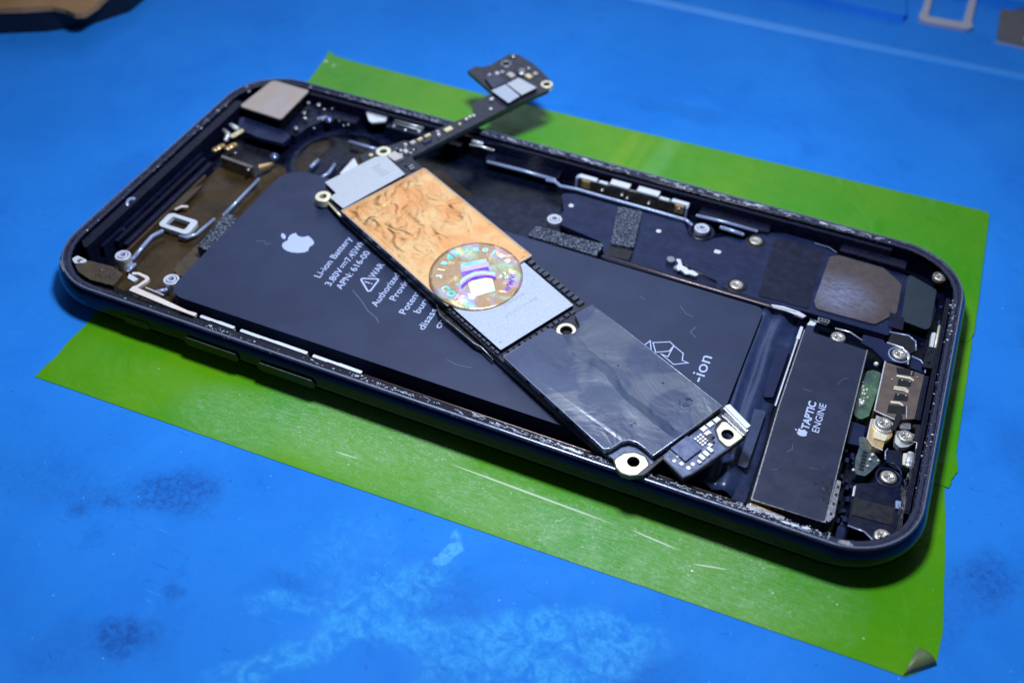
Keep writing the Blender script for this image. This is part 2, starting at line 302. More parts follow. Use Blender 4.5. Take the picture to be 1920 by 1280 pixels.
def roundpoly(pts, r, n=5):
    out = []; N = len(pts)
    rs = r if isinstance(r, (list, tuple)) else [r] * N
    for i in range(N):
        p = Vector(pts[i]); a = Vector(pts[i - 1]) - p; b = Vector(pts[(i + 1) % N]) - p
        rr = rs[i]
        if rr <= 0 or a.length < 1e-6 or b.length < 1e-6: out.append(tuple(p)); continue
        an = a.angle(b, 0)
        if an > 3.0 or an < .05: out.append(tuple(p)); continue
        d = min(rr / math.tan(an / 2), a.length * .48, b.length * .48); rr = d * math.tan(an / 2)
        c = p + (a.normalized() + b.normalized()).normalized() * (rr / math.sin(an / 2))
        s = p + a.normalized() * d - c; e = p + b.normalized() * d - c
        a0 = math.atan2(s.y, s.x); a1 = math.atan2(e.y, e.x); da = (a1 - a0 + math.pi) % (2 * math.pi) - math.pi
        for k in range(n + 1):
            t = a0 + da * k / n; out.append((c.x + rr * math.cos(t), c.y + rr * math.sin(t)))
    return out
def area2(p): return sum(p[i - 1][0] * p[i][1] - p[i][0] * p[i - 1][1] for i in range(len(p)))
def prism(bm, outer, z0, z1, holes=(), bev=0.0, topz=None, mi=0, side_mi=None):
    if area2(outer) < 0: outer = list(reversed(outer))
    loops = [list(outer)] + [list(h) if area2(h) < 0 else list(reversed(h)) for h in holes]
    flat = [p for l in loops for p in l]
    zf = topz or (lambda x, y: z1)
    bot = [bm.verts.new((p[0], p[1], z0)) for p in flat]; top = [bm.verts.new((p[0], p[1], zf(*p))) for p in flat]
    if holes or True:
        tris = tessellate_polygon([[Vector((p[0], p[1], 0)) for p in l] for l in loops])
    for t in tris:
        for vs, flip in ((top, 0), (bot, 1)):
            try:
                f = bm.faces.new([vs[i] for i in (reversed(t) if flip else t)]); f.material_index = mi
            except ValueError: pass
    k = 0; te = []
    for l in loops:
        n = len(l)
        for i in range(n):
            a, b = k + i, k + (i + 1) % n
            try:
                f = bm.faces.new((bot[a], bot[b], top[b], top[a])); f.material_index = mi if side_mi is None else side_mi
            except ValueError: pass
            e = bm.edges.get((top[a], top[b]))
            if e: te.append(e)
        k += n
    if bev > 0:
        bmesh.ops.bevel(bm, geom=te, offset=bev, segments=2, affect='EDGES', profile=.5, clamp_overlap=True)
    return bm
def plate(name, pts, z0, z1, mat, parent=None, r=0, holes=(), bev=0, topz=None, sm=True, side=None):
    bm = bmesh.new(); prism(bm, roundpoly(pts, r) if r else pts, z0, z1, holes, bev, topz, side_mi=1 if side else None)
    o = link(name, bm, [mat, side] if side else mat, parent)
    return smooth_by_angle(o, 35) if sm and (r or bev) else o
def circ(cx, cy, r, n=28): return [(cx + r * math.cos(2 * math.pi * i / n), cy + r * math.sin(2 * math.pi * i / n)) for i in range(n)]
def rect(x0, y0, x1, y1): return [(x0, y0), (x1, y0), (x1, y1), (x0, y1)]
def box(bm, x0, y0, z0, x1, y1, z1, bev=0): return prism(bm, rect(x0, y0, x1, y1), z0, z1, bev=bev)
def lathe(bm, cx, cy, prof, n=28):
    rings = []
    for r, z in prof:
        rings.append([bm.verts.new((cx, cy, z))] if r < 1e-6 else [bm.verts.new((cx + r * math.cos(2 * math.pi * i / n), cy + r * math.sin(2 * math.pi * i / n), z)) for i in range(n)])
    for a, b in zip(rings, rings[1:]):
        for i in range(n):
            j = (i + 1) % n
            if len(a) == 1 and len(b) == 1: continue
            if len(a) == 1: bm.faces.new((a[0], b[i], b[j]))
            elif len(b) == 1: bm.faces.new((a[i], a[j], b[0]))
            else: bm.faces.new((a[i], a[j], b[j], b[i]))
    return bm
def tube(bm, path, r, n=8, squash=1.0):
    P = [Vector(p) for p in path]; rings = []
    for i, p in enumerate(P):
        t = (P[min(i + 1, len(P) - 1)] - P[max(i - 1, 0)]).normalized()
        s = t.cross(Vector((0, 0, 1))); s = s.normalized() if s.length > 1e-4 else Vector((1, 0, 0)); u = s.cross(t).normalized()
        for q, rr in (([(0, .0)] if 0 else [(0, 1)])):
            pass
        rings.append([bm.verts.new(p + s * r * math.cos(2 * math.pi * k / n) + u * r * squash * math.sin(2 * math.pi * k / n)) for k in range(n)])
    for a, b in zip(rings, rings[1:]):
        for k in range(n): bm.faces.new((a[k], a[(k + 1) % n], b[(k + 1) % n], b[k]))
    for rg in (rings[0], rings[-1]): bm.faces.new(rg)
    return bm
def rod(name, path, r, mat, parent, squash=1.0, n=10):
    # rounded ends
    P = [Vector(p) for p in path]
    bm = bmesh.new(); tube(bm, P, r, n, squash)
    for e in (P[0], P[-1]): bmesh.ops.create_uvsphere(bm, u_segments=n, v_segments=6, radius=r * .98, matrix=Matrix.Translation(e) @ Matrix.Diagonal((1, 1, squash, 1)))
    return link(name, bm, mat, parent, smooth=True)
def text(name, s, x, y, z, size, mat, parent, rot=90, length=None, bold=0, th=.002, align='LEFT', off=True):
    cu = bpy.data.curves.new(name, 'FONT'); cu.body = s; cu.size = size; cu.offset = bold; cu.extrude = th; cu.align_x = align; cu.resolution_u = 3
    t = bpy.data.objects.new(name, cu); C.objects.link(t); bpy.context.view_layer.update()
    dg = bpy.context.evaluated_depsgraph_get(); me = bpy.data.meshes.new_from_object(t.evaluated_get(dg)); bpy.data.objects.remove(t); bpy.data.curves.remove(cu)
    xs = [v.co.x for v in me.vertices]; w = max(xs) - min(xs)
    sx = length / w if length else 1; x0 = min(xs) if align == 'LEFT' else 0
    Mx = Matrix.Translation(Vector((x, y, z)) - (OFF if off else Vector())) @ Matrix.Rotation(R(rot), 4, 'Z') @ Matrix.Diagonal((sx, 1, 1, 1)) @ Matrix.Translation((-x0, 0, 0))
    me.transform(Mx); me.materials.clear(); me.materials.append(mat); me.name = name
    o = bpy.data.objects.new(name, me); C.objects.link(o)
    if parent: o.parent = parent
    return o
def copy_at(o, loc, parent, rz=0, scale=None):
    c = o.copy(); C.objects.link(c); c.parent = parent; c.location = Vector(loc) - OFF; c.rotation_euler = (0, 0, rz)
    if scale: c.scale = (scale,) * 3
    return c

# ------------------------------------------------------------------ the mat (setting)
bm = bmesh.new(); box(bm, -45, -35, -.35, 60, 70, 0)
wm = link('work_mat', bm, m_mat); tag(wm, 'blue silicone repair mat with dark scuffs and dried pale smears', 'mat', kind='structure')
def matpart(name, pts, h, r):
    o = plate(name, pts, -.1, h, m_mat, wm, r=r, bev=min(.05, h * .4)); return o
matpart('raised_tray', [(4.0, 15.9), (7.6, 15.12), (11.45, 15.16), (11.28, 16.2), (10.2, 19.0), (4.0, 19.0)], .17, .08)
matpart('raised_tray', [(11.9, 16.95), (22, 16.7), (24, 22), (11.7, 22)], .20, .1)
bm = bmesh.new(); tube(bm, [(-3, 13.2, -.01), (2, 13.45, -.01), (6.9, 13.68, -.01), (11.1, 13.80, -.01), (16, 14.0, -.01), (22, 14.3, -.01)], .16, 20, .28); link('ridge', bm, M('pale_ridge', (.022, .27, .88), .35, 0), wm, smooth=True)  # ridge is a slightly paler blue than the mat around it

# ------------------------------------------------------------------ green tape
def wavy(a, b, n, amp):
    out = []
    for i in range(n):
        t = i / n; out.append((a[0] + (b[0] - a[0]) * t + rnd.uniform(-amp, amp), a[1] + (b[1] - a[1]) * t + rnd.uniform(-amp, amp)))
    return out
def strip(pts, z0, z1, label):
    o = plate('tape_strip', pts, z0, z1, m_tape); return tag(o, label, 'tape', 'green tape strips under the phone')
far = strip([(.55, 4.9), (.60, 7.4), (.47, 8.28), (.40, 8.56), (.60, 8.42), (.95, 8.385), (3.8, 8.40), (6.8, 8.465), (10.97, 8.65), (13.86, 8.78), (13.92, 8.68), (13.95, 7.2), (13.975, 6.4)] + wavy((13.99, 5.5), (13.97, 5.2), 5, .012) + [(13.9, 5.15), (9, 5.0), (4, 4.95)],
            .020, .027, 'green tape strip behind the phone, the farthest of the three strips')
mid = strip([(1.4, 2.0), (13.9, 2.05)] + wavy((14.02, 2.08), (14.06, 2.55), 7, .03) + [(14.02, 2.75), (14.0, 4.2), (13.98, 5.26), (13.6, 5.3), (1.4, 5.2)],
            .011, .018, 'green tape strip mostly hidden under the phone, only its frayed right end shows')
near = strip([(1.02, -1.44), (1.5, -1.425), (3.4, -1.385), (5.84, -1.33), (8.4, -1.26), (10.92, -1.19), (12.3, -1.155), (13.35, -1.125), (13.86, -1.12), (14.19, -.80), (14.21, -.3), (14.14, .35)] + wavy((14.12, .7), (13.95, 2.05), 6, .008) + [(13.93, 2.14), (8, 2.1), (.99, 2.0), (1.0, 1.0), (.985, 0), (1.0, -.3), (.985, -.62), (1.03, -.95), (1.01, -1.2)],
             .002, .009, 'green tape strip in front of the phone, scratched and with a folded right corner')
bm = bmesh.new()   # corner folded back over itself
n = 8; A, B, T = Vector((13.84, -1.12)), Vector((14.20, -.80)), Vector((13.93, -.64))
g = []
for i in range(n + 1):
    s = i / n
    z = .012 + .10 * math.sin(math.pi * min(1, s * 1.15)) ** .8 * (1 - .35 * s)
    l = A.lerp(T, s); r_ = B.lerp(T, s); row = []
    for j in range(5):
        q = l.lerp(r_, j / 4); row.append(bm.verts.new((q.x, q.y, z)))
    g.append(row)
for i in range(n):
    for j in range(4):
        bm.faces.new((g[i][j], g[i][j + 1], g[i + 1][j + 1], g[i + 1][j]))
fc = link('folded_corner', bm, m_tapeback, near, smooth=True); md = fc.modifiers.new('t', 'SOLIDIFY'); md.thickness = .008
bm = bmesh.new()
for (x, y, rr) in ((.55, 8.14, .06), (.78, 8.06, .055), (.86, 8.1, .045)):
    bmesh.ops.create_uvsphere(bm, u_segments=14, v_segments=8, radius=rr, matrix=Matrix.Translation((x, y, .012)) @ Matrix.Diagonal((1, 1, .35, 1)))
link('air_bubble', bm, m_bubble, far, smooth=True)
bm = bmesh.new()
for (x, y, rr) in ((11.05, -.72, .022), (11.0, -.66, .012), (12.1, -.62, .014), (12.9, -.45, .012), (13.3, -.8, .012), (6.1, -1.0, .012), (9.6, -.95, .010), (4.0, -.5, .010), (2.6, -.55, .010), (11.9, -.3, .013), (11.6, -.75, .010), (8.0, -.6, .009)):
    bmesh.ops.create_uvsphere(bm, u_segments=12, v_segments=8, radius=rr, matrix=Matrix.Translation((x, y, .009)) @ Matrix.Diagonal((1.3, 1, .4, 1)))
link('air_bubble', bm, m_bubble, near, smooth=True)

# ------------------------------------------------------------------ smartphone
PH = bpy.data.objects.new('smartphone', None); C.objects.link(PH); PH.location = (6.81, 3.25, 0); OFF = Vector((6.81, 3.25, 0))
tag(PH, 'opened dark blue smartphone without its screen, lying on green tape', 'smartphone')
PL, PW, CR = 13.62, 6.50, 1.06
ZB = .036        # the phone lies on the tape
def rr_ring(inset, n=14, r=None):
    r = r or CR - inset; pts = []; q = r + inset
    for (cx, cy, a0) in ((PL - q, PW - q, 0), (q, PW - q, 90), (q, q, 180), (PL - q, q, 270)):
        for k in range(n + 1):
            a = R(a0 + 90 * k / n); pts.append((cx + r * math.cos(a), cy + r * math.sin(a)))
    return pts
def loft(bm, prof, n=14, close_first=False, close_last=False, jitter=0):
    rings = [[bm.verts.new((x, y, z + (rnd.uniform(-jitter, jitter) if jitter else 0))) for x, y in rr_ring(pr[0], n, pr[2] if len(pr) > 2 else None)] for pr in prof for z in (pr[1],)]
    for a, b in zip(rings, rings[1:]):
        N = len(a)
        for k in range(N): bm.faces.new((a[k], a[(k + 1) % N], b[(k + 1) % N], b[k]))
    if close_first: bm.faces.new(rings[0])
    if close_last: bm.faces.new(rings[-1])
    return bm
side = [(.30, ZB), (.16, ZB + .012), (.06, ZB + .05), (-.03, ZB + .12), (-.085, ZB + .21), (-.105, ZB + .30), (-.095, ZB + .40), (-.06, ZB + .485), (-.025, ZB + .535)]
housing = link('housing', loft(bmesh.new(), side + [(.0, .597), (.018, .603), (.035, .600), (.045, .572), (.125, .572, .70), (.138, .562, .67), (.142, .13, .66)], close_first=True), m_shell, PH)
smooth_by_angle(housing, 38)
link('rim_edge', loft(bmesh.new(), [(-.026, .572), (-.018, .592), (.0, .603), (.020, .6075), (.042, .604), (.050, .575)]), m_rim, PH, smooth=True)
link('rim_line', loft(bmesh.new(), [(-.012, .6005), (-.006, .6065), (.004, .6095), (.012, .6085)], jitter=.0006), m_rimlip, PH, smooth=True)
# gasket: lumpy textured band round the ledge
def band(name, i0, i1, z0, z1, mat, amp, seg=700, w=4):
    bm = bmesh.new()
    # walk the rounded rectangle finely
    base = rr_ring(0, 20); P = [Vector(p) for p in base] + [Vector(base[0])]
    outer, nrm = [], []
    total = sum((P[i + 1] - P[i]).length for i in range(len(P) - 1)); step = total / seg
    i = 0; acc = 0; d = 0
    for s in range(seg):
        t = s * step
        while acc + (P[i + 1] - P[i]).length < t: acc += (P[i + 1] - P[i]).length; i += 1
        e = P[i + 1] - P[i]; q = P[i] + e.normalized() * (t - acc); outer.append(q); nrm.append(Vector((-e.y, e.x)).normalized())
    rows = []
    for q, nn in zip(outer, nrm):
        row = []
        for j in range(w + 1):
            f = j / w; ins = i0 + (i1 - i0) * f + rnd.uniform(-.006, .006)
            z = z0 if j in (0, w) else z1 + rnd.uniform(-amp, amp)
            row.append(bm.verts.new((q.x + nn.x * ins, q.y + nn.y * ins, z)))
        rows.append(row)
    for a, b in zip(rows, rows[1:] + rows[:1]):
        for j in range(w): bm.faces.new((a[j], a[j + 1], b[j + 1], b[j]))
    return link(name, bm, mat, PH, smooth=True)
band('gasket', .050, .122, .57, .584, m_gasket, .010, w=3)
band('gasket', .118, .134, .566, .573, m_wall, .002, w=2)
plate('near_rail', [(2.8, .147), (11.35, .147), (11.35, .222), (2.8, .235)], .14, .495, m_wall, PH, bev=.01)
rod('bronze_edge', [(5.74, .226, .497), (7.5, .222, .497), (9.4, .222, .497), (11.3, .222, .497)], .010, m_bronze, PH)
plate('end_ledge', [(.147, .95), (.33, .80), (.335, 5.5), (.147, 5.5)], .14, .525, m_wall, PH, r=.04, bev=.02)
plate('end_ledge', [(13.40, .95), (13.474, .95), (13.474, 5.5), (13.40, 5.5)], .14, .50, m_wall, PH, bev=.01)
plate('far_rail', [(1.3, 6.27), (12.4, 6.27), (12.4, 6.352), (1.3, 6.352)], .14, .53, m_wall, PH, bev=.012)
# torn adhesive flecks along the rim
from mathutils import noise as mn
bm = bmesh.new()
def fleck(x, y, z, s):
    k = rnd.choice((3, 4, 4)); a0 = rnd.random() * 6.3; vs = []
    for i in range(k):
        a = a0 + 6.283 * i / k; rr = s * rnd.uniform(.4, 1.2)
        vs.append((x + rr * math.cos(a) * rnd.uniform(.6, 1.6), y + rr * math.sin(a) * .7, z + rnd.uniform(0, s * .5)))
    c = bm.verts.new((x, y, z + s * .7)); V = [bm.verts.new(v) for v in vs]
    for i in range(k): bm.faces.new((V[i], V[(i + 1) % k], c))
clusters = [(rnd.uniform(.8, 13), 0) for _ in range(16)] + [(rnd.uniform(.8, 13), 1) for _ in range(20)]
for _ in range(1700):
    sd = rnd.random()
    if sd < .42: x = rnd.choice([rnd.uniform(5.6, 11.6), rnd.gauss(clusters[rnd.randrange(16)][0], .2)]); y = rnd.uniform(.05, .12)
    elif sd < .86: x = rnd.choice([rnd.uniform(1.2, 12.4), rnd.gauss(clusters[16 + rnd.randrange(20)][0], .2)]); y = PW - rnd.uniform(.03, .13)
    elif sd < .95: x = PL - rnd.uniform(.05, .16); y = rnd.uniform(1.1, 5.4)
    else: x = rnd.uniform(.05, .17); y = rnd.uniform(1.1, 5.4)
    if (1.0 < x < 12.6 or (1 < y < 5.5)) and mn.noise(Vector((x * .9, y * .5, 1))) + .35 * mn.noise(Vector((x * 3, y, 5))) > rnd.uniform(-.35, .25): fleck(min(max(x, .05), PL - .05), y, .583, rnd.choice((.006, .008, .008, .011, .016, .024)))
for _ in range(170): fleck(min(rnd.gauss(11.9, .45), 12.55), rnd.uniform(.06, .16), .583, rnd.choice((.01, .014, .02)))
for _ in range(150): fleck(rnd.gauss(9.2, .9), rnd.uniform(.05, .11), .584, rnd.choice((.01, .014, .02)))
def strand(x, y, ln, ang, r):
    P = []; z = .588
    for k in range(5):
        P.append((x, min(max(y, .03), PW - .02), z + .012 * math.sin(k * 1.3) + rnd.uniform(0, .01))); ang += rnd.uniform(-.6, .6); x += ln / 4 * math.cos(ang); y += ln / 4 * math.sin(ang) * .4
    tube(bm, P, r, 5)
for _ in range(60): strand(rnd.uniform(5.8, 12.3), PW - rnd.uniform(.04, .11), rnd.uniform(.06, .28), rnd.choice((0, .3, 3.0)), rnd.choice((.003, .004, .006)))
for _ in range(20): strand(rnd.uniform(1.2, 5.8), PW - rnd.uniform(.04, .11), rnd.uniform(.05, .18), 0, .004)
for _ in range(45): strand(rnd.uniform(6.2, 12.4), rnd.uniform(.055, .11), rnd.uniform(.05, .22), rnd.choice((0, .3, 3.0)), rnd.choice((.003, .004, .006)))
for (cx_, cy_) in ((8.93, .08), (9.02, .085), (9.1, .07), (12.1, .09), (12.25, .10), (12.0, .08), (9.35, PW - .07), (10.1, PW - .06), (11.2, PW - .08), (6.9, PW - .07)):   # smeared clumps
    q_ = [(cx_ + rnd.uniform(.02, .06) * math.cos(a_) * 1.6, cy_ + rnd.uniform(.010, .022) * math.sin(a_)) for a_ in [k * .785 for k in range(8)]]
    prism(bm, q_, .578, .596 + rnd.uniform(0, .008))
link('adhesive_residue', bm, m_fleck, PH)
# chips worn on the corner
plate('worn_patch', [(12.66, .04), (12.84, .035), (12.87, .08), (12.80, .11), (12.68, .09)], .590, .6115, m_edge, PH, r=.02)
plate('worn_patch', [(.225, .35), (.30, .275), (.44, .165), (.46, .175), (.34, .275), (.25, .365)], .590, .609, m_edge, PH, r=.02)
# floor
plate('back_panel', rr_ring(.145, 14, .66), .10, .14, m_floor, PH)
plate('amber_film', [(.72, .62), (.70, 4.4), (.95, 4.6), (1.9, 4.45), (2.2, 4.3), (2.2, .55), (1.5, .5)], .138, .146, m_amber, PH, r=.08)
plate('amber_film', [(1.85, 4.5), (1.86, 5.3), (2.1, 5.6), (2.25, 5.35), (2.2, 4.9), (2.3, 4.3), (2.0, 4.25)], .139, .149, m_amberdk, PH, r=.1)
plate('amber_film', [(2.75, 4.5), (2.8, 5.5), (3.3, 5.55), (3.45, 5.1), (3.3, 4.5)], .139, .149, m_amberdk, PH, r=.1)
plate('amber_film', [(3.4, 4.2), (3.5, 5.6), (4.3, 5.65), (5.2, 5.2), (6.0, 4.9), (6.9, 4.6), (6.9, 4.2)], .137, .1445, m_amberdk, PH, r=.15)
plate('dark_tape', [(4.9, 4.2), (5.2, 5.1), (6.3, 5.4), (8.0, 5.7), (8.0, 4.2)], .147, .155, m_navydark, PH, r=.15)
# left end: camera surround ring
bm = bmesh.new(); lathe(bm, 2.66, 5.08, [(.86, .148), (.90, .165), (.95, .168), (1.0, .155), (1.06, .145)], 56)
o = link('camera_surround', bm, m_navydark, PH, smooth=True)
plate('lens_patch', [(2.2, 4.4), (2.3, 5.1), (2.5, 5.3), (2.75, 5.1), (2.7, 4.4)], .150, .156, m_navydark, PH)
# battery
bat = plate('battery', [(2.10, .50), (10.74, .50), (10.78, 4.05), (2.13, 4.12)], .15, .50, m_batt, PH, r=[.3, .12, .12, .42], bev=.07, side=None)
t = lambda s, x0, y0, ln, sz, b=.0012: text('lettering', s, x0, y0, .4995, sz, m_print, bat, 90, ln, b)
t('Li-ion Battery', 4.105, 1.79, 1.07, .165)
t('3.80V', 4.352, 1.69, .43, .165); t('7.45Wh', 4.352, 2.33, .52, .165)
bm = bmesh.new()   # direct-current mark: bar over three dashes
box(bm, 4.265, 2.145, .498, 4.282, 2.315, .5015)
for k in range(3): box(bm, 4.305, 2.145 + .062 * k, .498, 4.322, 2.19 + .062 * k, .5015)
link('direct_current_mark', bm, m_print, bat)
t('APN: 616-00', 4.545, 1.69, .98, .165)
t('WAR', 4.895, 2.14, .36, .165); t('Authorized', 5.235, 1.57, .82, .165); t('Provid', 5.435, 1.81, .50, .165)
t('Potenti', 5.71, 1.60, .58, .165); t('burn', 5.905, 1.71, .38, .165); t('disass', 6.125, 1.41, .49, .165); t('cru', 6.335, 1.54, .27, .165)
def outline(name, pts, w, z, mat, parent, th=.003, closed=True):
    bm = bmesh.new(); N = len(pts)
    for i in range(N if closed else N - 1):
        a = Vector(pts[i]); b = Vector(pts[(i + 1) % N]); d = (b - a).normalized(); nn = Vector((-d.y, d.x)) * w / 2; a2 = a - d * w / 2; b2 = b + d * w / 2
        k = i * .0002
        prism(bm, [tuple(a2 - nn), tuple(b2 - nn), tuple(b2 + nn), tuple(a2 + nn)], z - .002, z + th - .002 + k)
    return link(name, bm, mat, parent)
outline('warning_triangle', roundpoly([(4.69, 2.045), (4.975, 2.135 + .02), (4.975, 1.80)][::1], .03), .028, .5005, m_print, bat)
bm = bmesh.new(); box(bm, 4.79, 1.995, .4985, 4.885, 2.018, .5025); box(bm, 4.905, 1.995, .4985, 4.928, 2.018, .5025); link('warning_triangle', bm, m_print, bat)
def fruit(name, cx, cy, s, z, mat, parent):
    """bitten fruit emblem: local up = -x, local right = +y"""
    P = []
    def add(u, v): P.append((cx - v * s, cy + u * s))
    body = [(0, .36), (.10, .41), (.24, .43), (.36, .38), (.43, .31)]                       # top right shoulder
    import_pts = body
    for q in body: add(*q)
    for k in range(9):                                                                       # bite
        a = R(118 + 124 * k / 8); add(.56 + .235 * math.cos(a), .10 + .235 * math.sin(a))
    for q in ((.47, -.14), (.40, -.30), (.30, -.44), (.20, -.51), (.10, -.49), (0, -.455), (-.10, -.49), (-.20, -.51), (-.31, -.43), (-.41, -.27), (-.47, -.07), (-.47, .12), (-.42, .27), (-.33, .38), (-.22, .43), (-.10, .41)): add(*q)
    bm = bmesh.new(); prism(bm, P, z - .002, z + .002)
    L = []
    for k in range(7): a = R(-90 + 90 * k / 6 * 1.0); L.append((.0 + .0, 0))
    leaf = []
    for k in range(8): a = R(180 - 90 * k / 7); leaf.append((.24 + .24 * math.cos(a), .48 + .24 * math.sin(a)))
    for k in range(1, 7): a = R(0 - 90 * k / 7); leaf.append((.0 + .24 * math.cos(a), .72 + .24 * math.sin(a)))
    prism(bm, [(cx - v * s, cy + u * s) for u, v in leaf], z - .002, z + .002)
    return link(name, bm, mat, parent)
fruit('fruit_emblem', 3.345, 2.375, .50, .5, m_print, bat)
# recycling mark and the cell wording at the right end
arrow = [(9.40, 2.60), (9.50, 2.42), (9.68, 2.53), (9.71, 2.67), (9.63, 2.72)]
outline('recycling_mark', arrow, .016, .5005, m_print, bat)
outline('recycling_mark', [(9.71, 2.665), (9.885, 2.57), (9.915, 2.42), (10.01, 2.41), (9.82, 2.29), (9.585, 2.42), (9.695, 2.405)], .016, .5005, m_print, bat)
outline('recycling_mark', [(9.35, 2.62), (9.30, 2.50), (9.22, 2.40), (9.34, 2.36), (9.42, 2.44)], .016, .5005, m_print, bat)
text('lettering', '-ion', 10.31, 2.10, .4995, .28, m_print, bat, 90, .57, .0004)
for path, w in (([(4.72, 1.75), (4.95, 1.60), (5.15, 1.44), (5.33, 1.36), (5.42, 1.28)], .012), ([(2.70, 2.15), (2.82, 2.20), (2.90, 2.14), (2.94, 2.2)], .010), ([(9.55, 3.55), (9.68, 3.42), (9.80, 3.40)], .008), ([(9.9, 3.2), (9.86, 3.05), (9.96, 2.98)], .010), ([(6.7, 1.0), (6.9, .96), (7.1, 1.0)], .007), ([(8.9, 3.5), (9.0, 3.46)], .008)):
    outline('scratch', path, w, .5, M('scratch_mark', (.10, .14, .25), .5), bat, th=.0022, closed=False)
# folded film at the battery's right end
bm = bmesh.new(); ny = 26; prof = [(10.70, .36), (10.80, .42), (10.86, .40), (10.93, .34), (10.99, .37), (11.05, .40), (11.12, .38), (11.20, .29), (11.28, .24), (11.40, .22)]
rows = []
for j in range(ny + 1):
    y = .42 + 3.76 * j / ny; w1 = .018 * math.sin(y * 2.3) + .012 * math.sin(y * 5.1)
    rows.append([bm.verts.new((x + w1 * (i / 9) + .02 * math.sin(y * 1.3), y, z + .012 * math.sin(y * 3 + i))) for i, (x, z) in enumerate(prof)])
for a, b in zip(rows, rows[1:]):
    for i in range(len(prof) - 1): bm.faces.new((a[i], a[i + 1], b[i + 1], b[i]))
o = link('battery_wrap', bm, m_wrap, PH, smooth=True); md = o.modifiers.new('t', 'SOLIDIFY'); md.thickness = .02
plate('tape_patch', [(11.14, 3.55), (11.34, 3.5), (11.33, 2.4), (11.20, 2.35), (11.16, 2.8)], .30, .345, m_navyplate, PH, r=.04, bev=.01)
plate('tape_patch', [(11.08, 2.05), (11.30, 2.1), (11.30, .95), (11.05, .95)], .31, .352, m_wrap, PH, r=.04, bev=.01)
# raised wall between battery and side plate
plate('partition_wall', [(8.02, 4.15), (8.2, 4.13), (11.3, 4.13), (11.32, 4.22), (11.25, 4.25), (8.04, 4.25)], .14, .475, m_navydark, PH, r=.03, bev=.015)
rod('bronze_edge', [(8.04, 4.20, .474), (9.4, 4.17, .474), (10.8, 4.16, .474), (11.25, 4.19, .474)], .014, m_bronze, PH)
# haptic motor
tap = plate('haptic_motor', [(11.47, 3.86), (11.47, 3.98), (11.57, 3.99), (11.60, 3.84), (12.42, 3.79), (12.46, .40), (12.40, .38), (11.50, .36), (11.46, 2.1)], .16, .49, m_taptic, PH, r=.03, bev=.022, side=m_edge)
outline('motor_frame', [(11.462, 3.84), (11.452, 2.1), (11.488, .355), (12.462, .385), (12.432, 3.80)], .020, .479, m_edge, tap, th=.008, closed=False)
text('lettering', 'TAPTIC', 11.935, 1.85, .4895, .150, m_print, tap, 90, .57, .005)
text('lettering', 'ENGINE', 12.08, 1.86, .4895, .142, m_print, tap, 90, .58, .001)
fruit('fruit_emblem', 11.86, 1.775, .145, .49, m_print, tap)
for path, w in (([(11.75, 1.35), (11.80, 1.42), (11.79, 1.5)], .008), ([(11.62, .95), (11.70, 1.0)], .006), ([(12.15, 2.9), (12.2, 3.05), (12.28, 3.1)], .006), ([(11.7, 2.6), (11.82, 2.62)], .007), ([(12.1, 1.2), (12.2, 1.22)], .006)):
    outline('scratch', path, w, .49, M('scratch_mark', (.08, .12, .24), .5), tap, th=.0022, closed=False)
outline('metal_clip', [(11.405, 3.92), (11.40, 2.16)], .022, .44, m_silver, PH, th=.02, closed=False)
plate('metal_clip', [(11.385, 3.92), (11.43, 3.92), (11.43, 3.62), (11.38, 3.62)], .3, .47, m_white, PH, r=.015, bev=.01)
plate('metal_clip', [(11.47, 3.96), (11.50, 4.08), (11.60, 4.06), (11.58, 3.98)], .42, .50, m_white, PH, r=.01, bev=.01)
sl = plate('slotted_strip', [(12.475, 1.12), (12.535, 1.12), (12.56, .50), (12.51, .37), (12.47, .42)], .3, .515, m_edge, PH, r=.02, bev=.008)
bm = bmesh.new()
for y in (1.0, .86, .70, .52): box(bm, 12.495, y - .02, .512, 12.53, y + .025, .518)
link('slot', bm, m_black, sl)
bm = bmesh.new()
for (x, y, s) in ((12.30, 1.02, .03), (12.36, .94, .05), (12.41, .86, .03), (12.36, .74, .035), (12.43, .70, .03), (12.22, .95, .02), (12.41, 1.05, .03)): lathe(bm, x, y, [(0, .4935), (s * .7, .493), (s, .488)], 9)
link('ink_drop', bm, m_black, tap)
rod('brass_pin', [(11.50, .30, .42), (11.92, .265, .42)], .035, m_gold, PH)
plate('end_plate', [(11.45, .18), (11.95, .17), (11.97, .245), (11.45, .26)], .40, .50, m_edge, PH, bev=.01)
plate('end_block', [(11.24, .22), (11.42, .22), (11.42, .50), (11.28, .50)], .14, .52, m_navyplate, PH, r=.02, bev=.02)
plate('end_block', [(12.64, .22), (12.74, .22), (12.74, .44), (12.64, .44)], .14, .44, m_navyplate, PH, r=.02, bev=.02)

